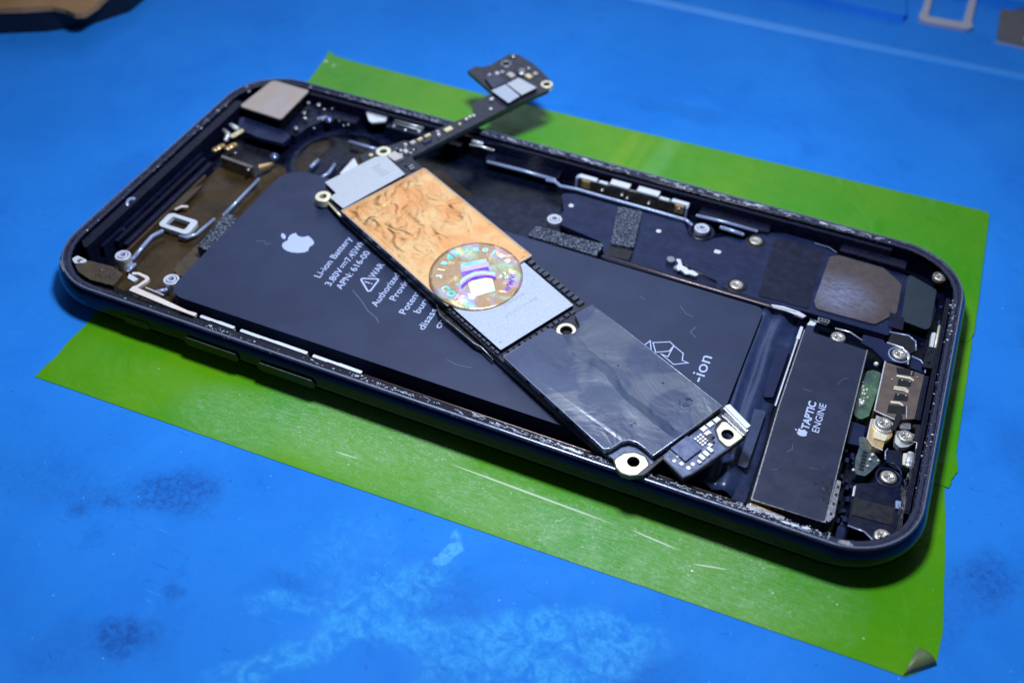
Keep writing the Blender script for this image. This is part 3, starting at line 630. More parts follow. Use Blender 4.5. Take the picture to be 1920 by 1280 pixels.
# right-hand interior plates
sp = plate('side_board', [(6.75, 5.66), (7.0, 5.74), (7.74, 5.73), (8.97, 5.79), (9.12, 5.55), (9.45, 5.50), (9.75, 5.72), (10.1, 5.76), (10.4, 5.76), (10.62, 4.42), (8.03, 4.35), (7.83, 4.70), (6.88, 4.86), (6.98, 5.2)], .24, .33, m_navyplate, PH, r=.08, bev=.012)
bm = bmesh.new()
for i in range(7): 
    y = 4.5 + .11 * i
    tube(bm, [(8.5, y, .331), (9.2, y + .015, .331), (10.2, y + .02, .331)], .0022, 4)
link('printed_line', bm, M('line_print', (.05, .07, .17), .4), sp)
bm = bmesh.new()
for x, y in ((7.038, 5.394), (8.65, 5.368)): lathe(bm, x, y, [(.045, .329), (.045, .338), (.03, .342), (0, .343)], 16)
link('rivet', bm, m_white, sp)
plate('side_plate', [(9.95, 5.0), (10.15, 5.95), (10.436, 6.12), (10.649, 6.2), (11.165, 6.2), (11.6, 6.02), (12.715, 5.98), (13.2, 5.80), (13.30, 5.3), (13.27, 4.85), (12.75, 4.85), (12.7, 4.42), (11.662, 4.42), (10.647, 4.40), (10.0, 4.42)], .22, .345, m_navyplate, PH, r=.06, bev=.014)
plate('dark_tape', [(10.52, 5.9), (10.62, 6.05), (11.35, 6.02), (11.42, 4.50), (10.60, 4.46)], .347, .356, m_navydark, PH, r=.05, bev=.003)
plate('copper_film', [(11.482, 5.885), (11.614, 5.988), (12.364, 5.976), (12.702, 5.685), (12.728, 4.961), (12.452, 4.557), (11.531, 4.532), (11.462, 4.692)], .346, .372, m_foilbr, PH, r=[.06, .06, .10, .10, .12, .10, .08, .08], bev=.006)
plate('dark_strip', [(12.76, 6.02), (13.25, 5.80), (13.27, 4.88), (13.22, 4.78), (12.82, 4.84)], .346, .362, M('green_black_tape', (.014, .030, .045), .4, 0, var=(3, (.020, .036, .06)), rv=(5, .3, .5)), PH, r=.06, bev=.006)
plate('thin_tab', [(12.62, 4.94), (12.86, 4.90), (12.88, 4.60), (12.66, 4.60)], .362, .374, m_navydark, PH, r=.02, bev=.003)
outline('thin_line', [(11.18, 6.16), (11.42, 6.15), (11.56, 6.07)], .012, .35, m_pale, PH, closed=False)
# screws
bm = bmesh.new(); lathe(bm, 0, 0, [(.112, -.05), (.116, 0), (.108, .018), (.085, .026), (.055, .022), (.045, .010), (0, .004)], 26)
scr = smooth_by_angle(link('screw', bm, m_screw, PH, off=False), 50)
bm = bmesh.new()
for k in range(4):
    a = R(90 * k + 20); tube(bm, [(.02 * math.cos(a), .02 * math.sin(a), .018), (.062 * math.cos(a), .062 * math.sin(a), .027)], .011, 6)
cr_ = link('cross_recess', bm, m_silver, scr, smooth=True, off=False)
sc = [(13.249, 6.10, .40), (10.242, 5.78, .36), (10.223, 4.555, .36), (11.975, 3.99, .40), (12.905, 3.99, .42), (12.912, 2.465, .445), (13.24, 2.39, .40), (13.131, 1.549, .40), (13.21, .505, .43)]
scr.location = Vector(sc[0]) - OFF
for i, s in enumerate(sc[1:]):
    c = copy_at(scr, s, PH, rnd.uniform(0, 3)); k = cr_.copy(); C.objects.link(k); k.parent = c
# countersunk recesses under the two inner screws
bm = bmesh.new()
for x, y in ((10.242, 5.78), (10.223, 4.555)): lathe(bm, x, y, [(.17, .345), (.15, .352), (.12, .35), (.118, .33)], 26)
link('screw_seat', bm, m_black, PH, smooth=True)
# standoffs
bm = bmesh.new(); lathe(bm, 0, 0, [(.12, -.26), (.12, -.09), (.128, -.075), (.128, -.01), (.118, .0), (.098, .0), (.090, -.012), (.088, -.045), (.078, -.045), (.076, .004), (.068, .012), (.052, .012), (.046, .0), (.044, -.14), (0, -.14)], 30)
so = smooth_by_angle(link('standoff', bm, m_white, PH, off=False), 35)
so.location = Vector((.855, 1.044, .40)) - OFF
bm = bmesh.new(); lathe(bm, 0, 0, [(.089, -.04), (.077, -.04)], 24); lathe(bm, 0, 0, [(.043, -.05), (0, -.05)], 16)
sh = link('threaded_bore', bm, M('blue_thread', (.06, .09, .38), .3, .3), so, off=False)
for p in ((1.907, .884, .40), (6.93, 4.86, .40), (9.324, 5.66, .42)): c = copy_at(so, p, PH); k = sh.copy(); C.objects.link(k); k.parent = c
bm = bmesh.new(); lathe(bm, 9.324, 5.66, [(.24, .335), (.22, .36), (.17, .34), (.15, .30)], 30); link('standoff_seat', bm, m_navydark, PH, smooth=True)
# foam pads
plate('foam_pad', [(6.70, 4.20), (7.93, 4.18), (7.95, 4.50), (6.73, 4.48)], .30, .46, m_foam, PH, r=.02, bev=.02)
plate('foam_pad', [(7.83, 5.60), (8.25, 5.66), (8.42, 4.66), (8.03, 4.60)], .33, .43, m_foam, PH, r=.05, bev=.015)
plate('foam_pad', [(1.80, 2.62), (2.06, 2.60), (2.10, 1.66), (1.84, 1.70)], .15, .44, m_foam, PH, r=.02, bev=.02)
plate('foam_base', [(8.02, 4.58), (8.43, 4.62), (8.44, 4.36), (8.02, 4.33)], .33, .40, m_black, PH, r=.02, bev=.01)
# microphone cylinder and clip
bm = bmesh.new(); lathe(bm, 9.07, 4.66, [(.075, .33), (.075, .41), (.066, .42), (0, .421)], 22); lathe(bm, 9.215, 4.53, [(.06, .33), (.06, .37), (.05, .385), (0, .386)], 20)
smooth_by_angle(link('microphone', bm, m_edge, PH), 40)
plate('metal_clip', [(9.14, 4.70), (9.22, 4.72), (9.28, 4.60), (9.36, 4.62), (9.40, 4.52), (9.50, 4.54), (9.60, 4.48), (9.56, 4.42), (9.46, 4.43), (9.40, 4.40), (9.30, 4.47), (9.26, 4.43), (9.20, 4.52), (9.22, 4.60)], .38, .42, m_silver, PH, r=.02, bev=.01)
rod('wire', [(9.3, 4.6, .42), (9.6, 4.52, .41), (9.9, 4.47, .38)], .018, m_black, PH)
plate('white_contact', [(9.66, 5.30), (9.78, 5.30), (9.77, 5.22), (9.66, 5.21)], .33, .343, m_white, PH, r=.03, bev=.005)
plate('silver_foil', [(10.85, 4.20), (11.05, 4.24), (11.30, 4.22), (11.42, 4.17), (11.38, 4.11), (11.1, 4.15), (10.9, 4.14)], .45, .485, m_silver, PH, r=.01)
# far ledge rails
rod('pale_rail', [(5.2, 5.97, .32), (5.85, 5.99, .32), (6.5, 5.98, .32)], .032, m_pale, PH)
rod('pale_rail', [(6.40, 5.86, .36), (6.55, 5.88, .36), (6.68, 5.80, .36), (6.98, 5.84, .36), (7.5, 5.83, .36), (8.3, 5.83, .36), (9.0, 5.82, .36), (9.12, 5.74, .36)], .030, m_pale, PH)
rod('pale_rail', [(9.16, 5.93, .43), (9.6, 5.96, .43), (10.2, 5.95, .43)], .028, m_pale, PH)
rod('pale_rail', [(9.62, 5.83, .40), (9.82, 5.82, .40), (10.0, 5.80, .40)], .035, m_pale, PH)
bm = bmesh.new()
for k in range(5): tube(bm, [(5.3, 6.06 + .035 * k, .36 + .04 * k), (6.5, 6.06 + .035 * k, .36 + .04 * k)], .010, 6)
link('ribbed_slot', bm, m_wall, PH, smooth=True)
plate('ledge_block', [(5.1, 6.02), (6.55, 6.02), (6.55, 6.26), (5.1, 6.26)], .14, .34, m_navydark, PH, bev=.02)
plate('ledge_block', [(9.15, 5.99), (10.4, 6.04), (10.4, 6.26), (9.15, 6.26)], .14, .40, m_wall, PH, bev=.02)
# power-button bracket
pb = plate('button_bracket', [(6.90, 6.06), (8.96, 6.10), (8.96, 6.16), (6.90, 6.13)], .20, .45, m_steel, PH, bev=.012)
bm = bmesh.new()
for (x0, x1, y0, y1, z) in ((6.92, 7.26, 6.06, 6.16, .475), (7.30, 7.46, 6.07, 6.14, .465), (7.50, 7.86, 6.07, 6.22, .50), (8.0, 8.40, 6.08, 6.23, .50), (8.42, 8.60, 6.08, 6.15, .465), (8.64, 8.95, 6.08, 6.17, .475)):
    box(bm, x0, y0, z - .035, x1, y1, z, bev=.012)
smooth_by_angle(link('bracket_tab', bm, m_white, pb), 40)
bm = bmesh.new()
for x in (6.90, 8.94): box(bm, x - .02, 6.02, .25, x + .02, 6.15, .46, bev=.01)
link('bracket_end', bm, m_pale, pb)
bm = bmesh.new()
for (x, z) in ((7.07, .37), (8.80, .37), (7.38, .31), (7.75, .32), (7.85, .28), (8.25, .30)): bmesh.ops.create_uvsphere(bm, u_segments=12, v_segments=8, radius=.026, matrix=Matrix.Translation((x, 6.06, z)))
link('weld_dot', bm, m_silver, pb, smooth=True)
plate('contact_plate', [(7.0, 6.03), (7.15, 6.03), (7.15, 6.056), (7.0, 6.056)], .28, .43, m_gold, PH, r=.01)
plate('contact_plate', [(8.72, 6.05), (8.88, 6.05), (8.88, 6.085), (8.72, 6.085)], .28, .43, m_gold, PH, r=.01)
# far side springs and small camera bracket near the top end
br = plate('spring_clip', [(2.54, 6.26), (2.60, 6.30), (2.98, 6.28), (3.02, 6.14), (2.80, 5.99), (2.72, 6.03)], .44, .475, m_silver, PH, r=.03, bev=.01)
rod('spring_clip', [(4.75, 6.18, .43), (4.95, 6.19, .45), (5.2, 6.20, .43)], .022, m_silver, PH); rod('spring_clip', [(4.76, 6.27, .46), (4.94, 6.27, .46)], .035, m_white, PH)
bm = bmesh.new()
for (y, z) in ((6.20, .44), (6.26, .46), (6.31, .48)): tube(bm, [(3.15, y, z), (3.75, y, z)], .014, 6)
for x, y in ((3.2, 6.12), (3.7, 6.16), (3.45, 6.10), (3.88, 6.1)): bmesh.ops.create_uvsphere(bm, u_segments=10, v_segments=6, radius=.03, matrix=Matrix.Translation((x, y, .42)))
link('grille', bm, m_silver, PH, smooth=True)
plate('ledge_block', [(3.05, 6.06), (4.6, 6.06), (4.6, 6.26), (3.05, 6.26)], .14, .42, m_navydark, PH, bev=.02)
rod('pale_rod', [(2.56, 5.56, .24), (3.22, 5.56, .24)], .03, m_pale, PH)
rod('pale_rod', [(2.28, 4.60, .22), (2.29, 4.82, .22)], .036, m_pale, PH); rod('pale_rod', [(2.60, 4.36, .22), (2.66, 4.58, .22), (2.63, 4.84, .22)], .032, m_pale, PH)
rod('pale_rod', [(1.66, 3.83, .27), (1.66, 2.72, .27)], .030, m_pale, PH)
plate('silver_triangle', [(2.86, 4.60), (2.86, 5.16), (3.06, 4.96), (3.02, 4.7)], .16, .24, m_silver, PH, r=.02, bev=.01)
# earpiece / sensor end
plate('sensor_plate', [(.50, 6.28), (1.32, 6.26), (1.335, 5.20), (.41, 5.25)], .585, .612, m_beige, PH, r=[.10, .04, .07, .07], bev=.008)
plate('sensor_block', [(.44, 6.1), (1.28, 6.1), (1.28, 5.25), (.44, 5.28)], .14, .585, m_black, PH, r=.05)
plate('slate_flex', [(.42, 5.20), (1.40, 5.14), (1.62, 5.05), (1.60, 4.78), (1.12, 4.76), (.60, 4.84)], .34, .42, m_navyplate, PH, r=.05, bev=.02)
plate('camera_recess', [(.55, 4.78), (1.45, 4.76), (1.62, 4.3), (1.50, 3.95), (.75, 3.98), (.58, 4.3)], .141, .165, m_black, PH, r=.06)
plate('dark_bar', [(.78, 4.04), (1.48, 3.99), (1.48, 3.92), (.80, 3.97)], .15, .40, m_steel, PH, r=.02, bev=.012)
for (x, y, s, z, mm, l) in ((.70, 4.66, .055, .45, m_cream, .20), (.80, 4.30, .06, .42, m_gold, .14), (.60, 4.20, .06, .40, m_gold, .16)):
    rod('contact_pad', [(x - .02, y - l / 2, z), (x + .03, y + l / 2, z)], s, mm, PH, squash=.5)
rod('spring_clip', [(.46, 4.62, .46), (.62, 4.52, .49), (.64, 4.40, .46)], .045, m_silver, PH); rod('spring_clip', [(.50, 4.80, .48), (.66, 4.74, .50)], .045, m_white, PH)
bm = bmesh.new()
for (x, y, z, s) in ((.148, 5.90, .585, .04), (.27, 5.79, .58, .04), (1.60, 6.10, .46, .055), (1.45, 5.80, .42, .055), (1.55, 5.66, .42, .05), (1.57, 5.30, .42, .06), (1.39, 6.08, .46, .045), (1.86, 5.78, .42, .05), (2.37, 5.86, .38, .035), (1.81, 5.54, .34, .03),
                        (.25, 4.48, .47, .05), (.23, 4.1, .45, .03), (1.02, 4.12, .46, .035), (1.43, 3.88, .38, .04), (2.15, 5.9, .38, .02), (2.28, 5.84, .36, .025), (1.75, 6.05, .44, .03), (1.9, 6.1, .46, .025)):
    bmesh.ops.create_uvsphere(bm, u_segments=14, v_segments=8, radius=s, matrix=Matrix.Translation((x, y, z)) @ Matrix.Diagonal((1, 1, .6, 1)))
link('solder_joint', bm, m_edge, PH, smooth=True)
bm = bmesh.new(); bmesh.ops.create_uvsphere(bm, u_segments=18, v_segments=12, radius=.085, matrix=Matrix.Translation((1.99, 5.80, .42)) @ Matrix.Diagonal((1, 1, .6, 1)))
bmesh.ops.create_uvsphere(bm, u_segments=18, v_segments=12, radius=.09, matrix=Matrix.Translation((1.66, 4.38, .40)) @ Matrix.Diagonal((1, 1, .7, 1)))
link('blue_stud', bm, M('blue_metal', (.22, .27, .55), .2, .8), PH, smooth=True)
rod('pale_rod', [(1.80, 5.74, .42), (1.90, 5.84, .42)], .035, m_pale, PH)
plate('spring_clip', [(1.50, 4.10), (1.62, 4.22), (1.72, 4.30), (1.66, 4.16), (1.56, 4.02)], .30, .36, m_gold, PH, r=.01, bev=.01)
plate('dark_block', [(1.32, 6.20), (2.45, 6.20), (2.45, 5.98), (1.95, 5.95), (1.7, 5.5), (1.66, 5.15), (1.35, 5.15)], .14, .36, m_navydark, PH, r=.04, bev=.03)
# long rails along the top end
for (x0, w, z, y0, y1, mm) in ((.26, .07, .46, .95, 4.4, m_wall), (.36, .06, .38, 1.1, 4.0, m_navydark), (.45, .07, .34, 1.35, 3.9, m_wall), (.56, .09, .27, 1.4, 3.9, m_navydark), (.66, .05, .22, 1.3, 3.6, m_flex)):
    plate('end_rail', [(x0, y0), (x0 + w, y0), (x0 + w, y1), (x0, y1)], .14, z, mm, PH, r=.02, bev=.02)
bm = bmesh.new(); lathe(bm, 0, 0, [(.075, 0), (.085, .02), (.07, .035), (.04, .03), (.035, .0)], 22)
o = link('ring_washer', bm, m_pale, PH, smooth=True, off=False); o.location = Vector((.25, 2.12, .50)) - OFF; o.rotation_euler = (0, R(40), 0); o.scale = (1, 1.5, 1)
rod('dark_loop', [(.42, 1.95, .34), (.36, 1.85, .36), (.38, 1.70, .36), (.44, 1.60, .34)], .02, m_navyplate, PH)
plate('brown_flex', [(.74, 3.1), (.84, 3.4), (.84, 2.6), (.76, 2.45), (.72, 2.6)], .2, .25, m_flex, PH, r=.02, bev=.01)
cf = plate('square_frame', [(.80, 2.02), (.79, 2.40), (1.38, 2.40), (1.41, 2.01)], .20, .28, m_white, PH, r=.09, bev=.02, holes=[roundpoly([(.905, 2.10), (.90, 2.325), (1.27, 2.315), (1.285, 2.105)], .03)])
rod('pale_rod', [(.92, 1.18, .24), (.89, 1.50, .25), (.88, 1.75, .26), (.95, 1.93, .26)], .035, m_pale, PH); rod('pale_rod', [(1.30, 1.96, .25), (1.42, 1.98, .25), (1.50, 2.12, .24), (1.53, 2.6, .22)], .03, m_pale, PH)
rod('pale_rod', [(1.0, .92, .20), (1.0, 1.10, .20)], .03, m_pale, PH); rod('pale_rod', [(.82, 2.52, .26), (.86, 2.62, .26), (.95, 2.66, .26)], .025, m_pink, PH)
rod('pale_rod', [(1.80, .62, .30), (1.90, .72, .30)], .035, m_pale, PH)
plate('brown_flex', [(1.64, 2.0), (1.95, 1.72), (1.90, 1.22), (1.80, 1.16), (1.66, 1.24), (1.62, 1.4)], .16, .20, m_flex, PH, r=.04, bev=.01)
# near-left corner plate
lp = plate('corner_plate', [(.42, .56), (.64, .60), (1.02, .63), (1.26, .56), (1.30, .27), (.88, .235), (.60, .31), (.45, .42)], .44, .54, m_flex, PH, r=.03, bev=.012)
o = plate('metal_tab', [(.33, .50), (.36, .60), (.58, .57), (.56, .50), (.44, .43)], .54, .562, m_white, PH, r=.03, bev=.008)
bm = bmesh.new(); lathe(bm, .475, .515, [(.045, .561), (.04, .57), (.02, .566), (0, .562)], 16); link('screw_head', bm, m_edge, o, smooth=True)
bm = bmesh.new()
for _ in range(60): fleck(rnd.gauss(1.05, .1), rnd.gauss(.45, .08), .541, rnd.choice((.008, .012, .018)))
link('debris', bm, m_compdark, lp)
plate('white_pad', [(1.29, .66), (1.50, .61), (1.47, .53), (1.33, .56)], .44, .475, m_white, PH, r=.01, bev=.008)
fx = plate('flex_strip', [(1.31, .71), (1.42, .75), (1.60, .73), (1.655, .69), (1.66, .62), (1.60, .44), (2.05, .40), (2.60, .33), (2.78, .34), (2.78, .27), (2.3, .285), (1.52, .34), (1.52, .42), (1.57, .50), (1.60, .66), (1.55, .68), (1.42, .70), (1.34, .66)], .42, .47, m_pink, PH, r=.015, bev=.008)
for (x0, x1, y) in ((2.88, 3.49, .285), (3.60, 4.76, .275), (4.86, 5.68, .26)):
    plate('side_bar', [(x0, y - .025), (x0 + (x1 - x0) * .3, y - .032), (x0 + (x1 - x0) * .32, y - .022), (x0 + (x1 - x0) * .7, y - .03), (x1, y - .035), (x1, y + .022), (x0 + (x1 - x0) * .55, y + .03), (x0 + (x1 - x0) * .5, y + .022), (x0, y + .028)], .36, .50, m_white, PH, r=.012, bev=.014)
outline('thin_wire', [(1.75, .47), (2.10, .44)], .015, .50, m_silver, PH, th=.012, closed=False)
# socket end: bracket, socket shell, glue, clips, speaker
plate('flex_bracket', [(12.32, 4.22), (12.62, 4.23), (12.67, 4.17), (12.93, 4.16), (13.02, 4.05), (13.05, 3.85), (12.97, 3.83), (12.73, 3.78), (12.50, 3.97), (12.32, 4.02)], .34, .40, m_navyplate, PH, r=.025, bev=.012)
rod('metal_edge', [(12.70, 4.18, .41), (12.93, 4.165, .41), (13.03, 4.05, .41), (13.06, 3.86, .40)], .014, m_silver, PH)
rod('metal_edge', [(11.90, 4.13, .44), (12.12, 4.14, .44), (12.32, 4.05, .43)], .012, m_silver, PH); rod('metal_edge', [(11.50, 4.14, .46), (11.75, 4.13, .46)], .012, m_edge, PH)
plate('flex_loop', [(12.72, 4.45), (12.98, 4.49), (13.09, 4.40), (13.12, 4.20), (13.04, 4.08), (12.92, 4.19), (12.70, 4.20)], .34, .39, m_black, PH, r=.05, bev=.015)
rod('metal_edge', [(12.70, 4.46, .39), (12.98, 4.50, .39), (13.10, 4.41, .39), (13.13, 4.22, .39)], .010, m_pale, PH)
plate('curved_flange', [(13.10, 4.06), (13.22, 4.03), (13.31, 3.90), (13.32, 3.80), (13.10, 3.83)], .34, .37, m_navyplate, PH, r=.04, bev=.01)
rod('metal_edge', [(13.10, 4.07, .38), (13.23, 4.04, .38), (13.32, 3.91, .38), (13.325, 3.80, .38)], .012, m_pale, PH)
plate('part_mark', rect(11.60, 4.22, 11.78, 4.30), .36, .42, m_edge, PH, r=.01, bev=.006)
for k in range(3):
    bm = bmesh.new(); box(bm, 11.625 + .05 * k, 4.235, .42, 11.66 + .05 * k, 4.285, .424); link('part_mark', bm, m_black, PH)
us = plate('charging_socket', [(12.73, 3.71), (12.745, 2.66), (13.05, 2.60), (13.30, 2.73), (13.31, 3.68), (12.92, 3.70)], .20, .45, m_usb, PH, r=.015, bev=.012)
outline('socket_seam', [(12.725, 3.71), (12.74, 2.655), (13.05, 2.595)], .018, .452, m_silver, us, th=.006, closed=False)
bm = bmesh.new()
for pts in ([(12.90, 3.66), (13.04, 3.69), (13.17, 3.68), (13.17, 3.58), (13.05, 3.56), (12.93, 3.53)], [(12.965, 3.43), (13.155, 3.46), (13.155, 3.34), (12.97, 3.29)], [(12.965, 3.12), (13.15, 3.165), (13.158, 3.03), (12.96, 2.97)], [(12.91, 2.85), (13.15, 2.92), (13.165, 2.76), (12.915, 2.68)]):
    prism(bm, pts, .44, .453)
link('slot', bm, m_black, us)
bm = bmesh.new()
for (y, x1) in ((3.50, 13.12), (3.25, 13.08), (3.22, 13.08), (2.93, 13.05)): prism(bm, [(12.93, y), (x1, y + .035), (x1 + .06, y + .0), (x1 + .06, y - .03), (x1, y - .008), (12.93, y - .04)], .452, .462)
link('spring_finger', bm, m_ringgold, us)
outline('socket_seam', [(13.16, 2.92), (13.19, 2.70)], .010, .453, m_silver, us, th=.006, closed=False)
bm = bmesh.new()
for (x, y) in ((13.13, 3.645), (13.13, 3.60), (13.02, 3.42), (13.13, 3.44), (13.01, 3.10), (13.12, 3.13), (13.22, 3.58), (12.88, 3.38)): bmesh.ops.create_uvsphere(bm, u_segments=8, v_segments=6, radius=.012, matrix=Matrix.Translation((x, y, .458)))
link('glint_dot', bm, m_solder, us, smooth=True)
plate('socket_mouth', [(13.315, 3.68), (13.39, 3.70), (13.39, 2.75), (13.31, 2.74)], .16, .44, m_navydark, PH, bev=.015)
plate('green_glue', [(12.52, 3.56), (12.60, 3.62), (12.72, 3.62), (12.735, 3.2), (12.70, 2.66), (12.60, 2.54), (12.49, 2.60), (12.47, 3.0)], .14, .30, m_green, PH, r=.05, bev=.05)
bm = bmesh.new()
for _ in range(14): bmesh.ops.create_uvsphere(bm, u_segments=8, v_segments=6, radius=rnd.uniform(.012, .026), matrix=Matrix.Translation((rnd.uniform(12.50, 12.62), rnd.uniform(2.85, 3.3), .30)))
bmesh.ops.create_uvsphere(bm, u_segments=10, v_segments=6, radius=.045, matrix=Matrix.Translation((12.56, 2.86, .30))); bmesh.ops.create_uvsphere(bm, u_segments=10, v_segments=6, radius=.04, matrix=Matrix.Translation((12.62, 3.72, .34)))
link('solder_joint', bm, m_solder, PH, smooth=True)
plate('ribbed_flex', [(12.47, 2.46), (12.69, 2.45), (12.70, 2.05), (12.50, 2.02)], .14, .30, m_navyplate, PH, r=.02, bev=.02)
plate('clear_glue', [(12.63, 2.20), (12.72, 2.24), (12.80, 2.12), (12.94, 1.93), (13.0, 1.88), (12.90, 1.64), (12.84, 1.52), (12.70, 1.50), (12.66, 1.8), (12.68, 2.0)], .16, .31, m_glob, PH, r=.05, bev=.04)
bm = bmesh.new()
for k in range(6): box(bm, 12.735, 1.60 + .065 * k, .30, 12.80, 1.635 + .065 * k, .325)
link('contact_row', bm, m_black, PH)
bm = bmesh.new()
for x, y, s in ((12.87, 1.93, .03), (12.85, 1.83, .025), (12.96, 1.86, .02), (12.84, 1.70, .02), (12.67, 1.55, .025)): bmesh.ops.create_uvsphere(bm, u_segments=10, v_segments=6, radius=s, matrix=Matrix.Translation((x, y, .32)))
link('solder_joint', bm, m_solder, PH, smooth=True)
plate('gold_clip', [(12.73, 2.54), (12.74, 2.12), (12.83, 2.02), (12.97, 2.0), (12.98, 2.16), (13.06, 2.32), (13.05, 2.56)], .30, .40, m_gold, PH, r=.03, bev=.02)
plate('gold_clip', [(12.80, 2.30), (12.82, 2.16), (12.98, 2.16), (13.0, 2.28)], .40, .425, m_ringgold, PH, r=.02, bev=.01)
outline('clip_edge', [(12.735, 2.5), (12.74, 2.13), (12.83, 2.025), (12.97, 2.0)], .018, .402, m_silver, PH, th=.008, closed=False)
bm = bmesh.new(); lathe(bm, 12.912, 2.465, [(.15, .38), (.15, .42), (.13, .432), (.12, .42), (.10, .40)], 26); link('washer', bm, m_silver, PH, smooth=True)
plate('pale_clip', [(13.09, 2.48), (13.36, 2.52), (13.38, 2.36), (13.30, 2.24), (13.20, 2.18), (13.12, 2.24)], .28, .37, m_silver, PH, r=.04, bev=.012)
plate('dark_block', [(13.28, 2.62), (13.42, 2.66), (13.42, 2.32), (13.36, 2.32), (13.34, 2.55)], .14, .45, m_black, PH, r=.02, bev=.01)
rod('spring_clip', [(13.36, 2.12, .36), (13.36, 1.92, .36)], .06, m_silver, PH, squash=.6); plate('cream_pad', [(13.26, 2.10), (13.33, 2.12), (13.34, 1.90), (13.27, 1.88)], .30, .37, m_ringgold, PH, r=.01, bev=.008)
plate('dark_block', [(13.03, 2.06), (13.24, 2.12), (13.28, 1.86), (13.25, 1.74), (13.06, 1.82)], .14, .38, m_navydark, PH, r=.04, bev=.015)
spk = plate('speaker_box', [(12.70, 1.22), (12.75, 1.28), (12.97, 1.38), (13.02, 1.55), (13.12, 1.68), (13.24, 1.62), (13.29, 1.50), (13.33, 1.40), (13.36, .86), (13.40, .62), (13.32, .44), (13.20, .37), (13.10, .42), (13.03, .50), (12.80, .50), (12.76, .56), (12.73, 1.02)], .14, .39, m_navydark, PH, r=.04, bev=.025)
plate('speaker_cover', [(12.755, 1.02), (13.29, 1.06), (13.30, .76), (12.775, .72)], .389, .402, m_black, spk, r=.02, bev=.006)
plate('speaker_edge', [(12.715, 1.18), (12.745, 1.22), (12.755, 1.02), (12.725, 1.02)], .36, .42, m_silver, spk, bev=.006)
plate('speaker_tab', [(13.28, 1.18), (13.35, 1.19), (13.36, 1.06), (13.30, 1.05)], .39, .42, m_pale, spk, r=.01, bev=.006)
bm = bmesh.new()
for k in range(6): tube(bm, [(13.29 + .018 * k, 1.62 - .05 * k, .30 + .03 * k), (13.335 + .016 * k, .75 - .02 * k, .30 + .03 * k)], .007, 5)
for _ in range(40):
    y = rnd.uniform(.8, 1.75); x = rnd.uniform(13.34, 13.40); tube(bm, [(x, y, .45), (x + rnd.uniform(-.03, .03), y + rnd.uniform(.02, .08), .46)], .005, 4)
link('mesh_strip', bm, m_edge, PH)
rod('gold_spring', [(13.385, 4.86, .44), (13.385, 4.35, .44)], .018, m_ringgold, PH); plate('pale_clip', [(13.30, 4.68), (13.36, 4.72), (13.36, 4.34), (13.31, 4.34)], .34, .42, m_white, PH, r=.02, bev=.01)
plate('dark_block', [(13.28, 4.32), (13.40, 4.34), (13.40, 3.86), (13.26, 3.84)], .14, .45, m_black, PH, r=.02, bev=.02)
bm = bmesh.new()
for x, y, z, s in ((13.20, 4.42, .36, .02), (13.33, 3.98, .45, .03), (13.36, 5.35, .40, .035), (13.38, 4.95, .40, .04), (13.38, 5.0, .40, .03), (11.9, 6.1, .46, .02), (13.30, 4.15, .455, .015), (13.34, 4.22, .455, .015)): bmesh.ops.create_uvsphere(bm, u_segments=10, v_segments=6, radius=s, matrix=Matrix.Translation((x, y, z)))
link('solder_joint', bm, m_navyplate, PH, smooth=True)
plate('ledge_block', [(11.6, 6.06), (12.7, 6.04), (12.7, 6.26), (11.6, 6.26)], .14, .42, m_wall, PH, bev=.02)
plate('silver_bridge', [(12.78, 2.62), (13.02, 2.575), (13.03, 2.55), (12.80, 2.56)], .38, .41, m_silver, PH, r=.01, bev=.006)
plate('silver_bridge', [(13.10, 2.62), (13.27, 2.68), (13.29, 2.56), (13.14, 2.51)], .34, .40, m_edge, PH, r=.02, bev=.01)
plate('dark_cable', [(13.04, 2.70), (13.14, 2.72), (13.08, 2.40), (13.02, 2.36)], .44, .475, m_black, PH, r=.03, bev=.012)
rod('metal_edge', [(13.04, 1.87, .385), (13.02, 2.0, .385), (13.04, 2.07, .385)], .010, m_pale, PH); rod('metal_edge', [(13.06, 1.82, .39), (13.18, 1.83, .39), (13.27, 1.74, .39), (13.31, 1.60, .39)], .012, m_navyplate, PH)
rod('metal_edge', [(13.33, 2.30, .44), (13.40, 2.30, .44), (13.41, 2.0, .44)], .010, m_edge, PH)
rod('metal_edge', [(12.77, .52, .40), (12.98, .51, .40), (13.08, .44, .40), (13.16, .385, .40)], .010, m_pale, PH)
rod('metal_edge', [(13.39, 1.80, .46), (13.41, 1.4, .46), (13.40, .95, .46)], .008, m_edge, PH)
bm = bmesh.new(); lathe(bm, 12.905, 3.99, [(.165, .40), (.165, .415), (.15, .42), (.145, .40)], 30); link('screw_seat', bm, m_pale, PH, smooth=True)
bm = bmesh.new(); lathe(bm, 13.131, 1.549, [(.18, .385), (.17, .405), (.155, .40), (.15, .37)], 30); link('screw_seat', bm, m_navyplate, PH, smooth=True)
# small dark hardware scattered over the socket end floor
bm = bmesh.new()
for _ in range(26):
    x = rnd.uniform(12.5, 12.74); y = rnd.uniform(.6, 1.9); s = rnd.uniform(.02, .06); box(bm, x, y, .14, x + s, y + s * 1.6, rnd.uniform(.18, .28))
link('small_hardware', bm, m_navyplate, PH)
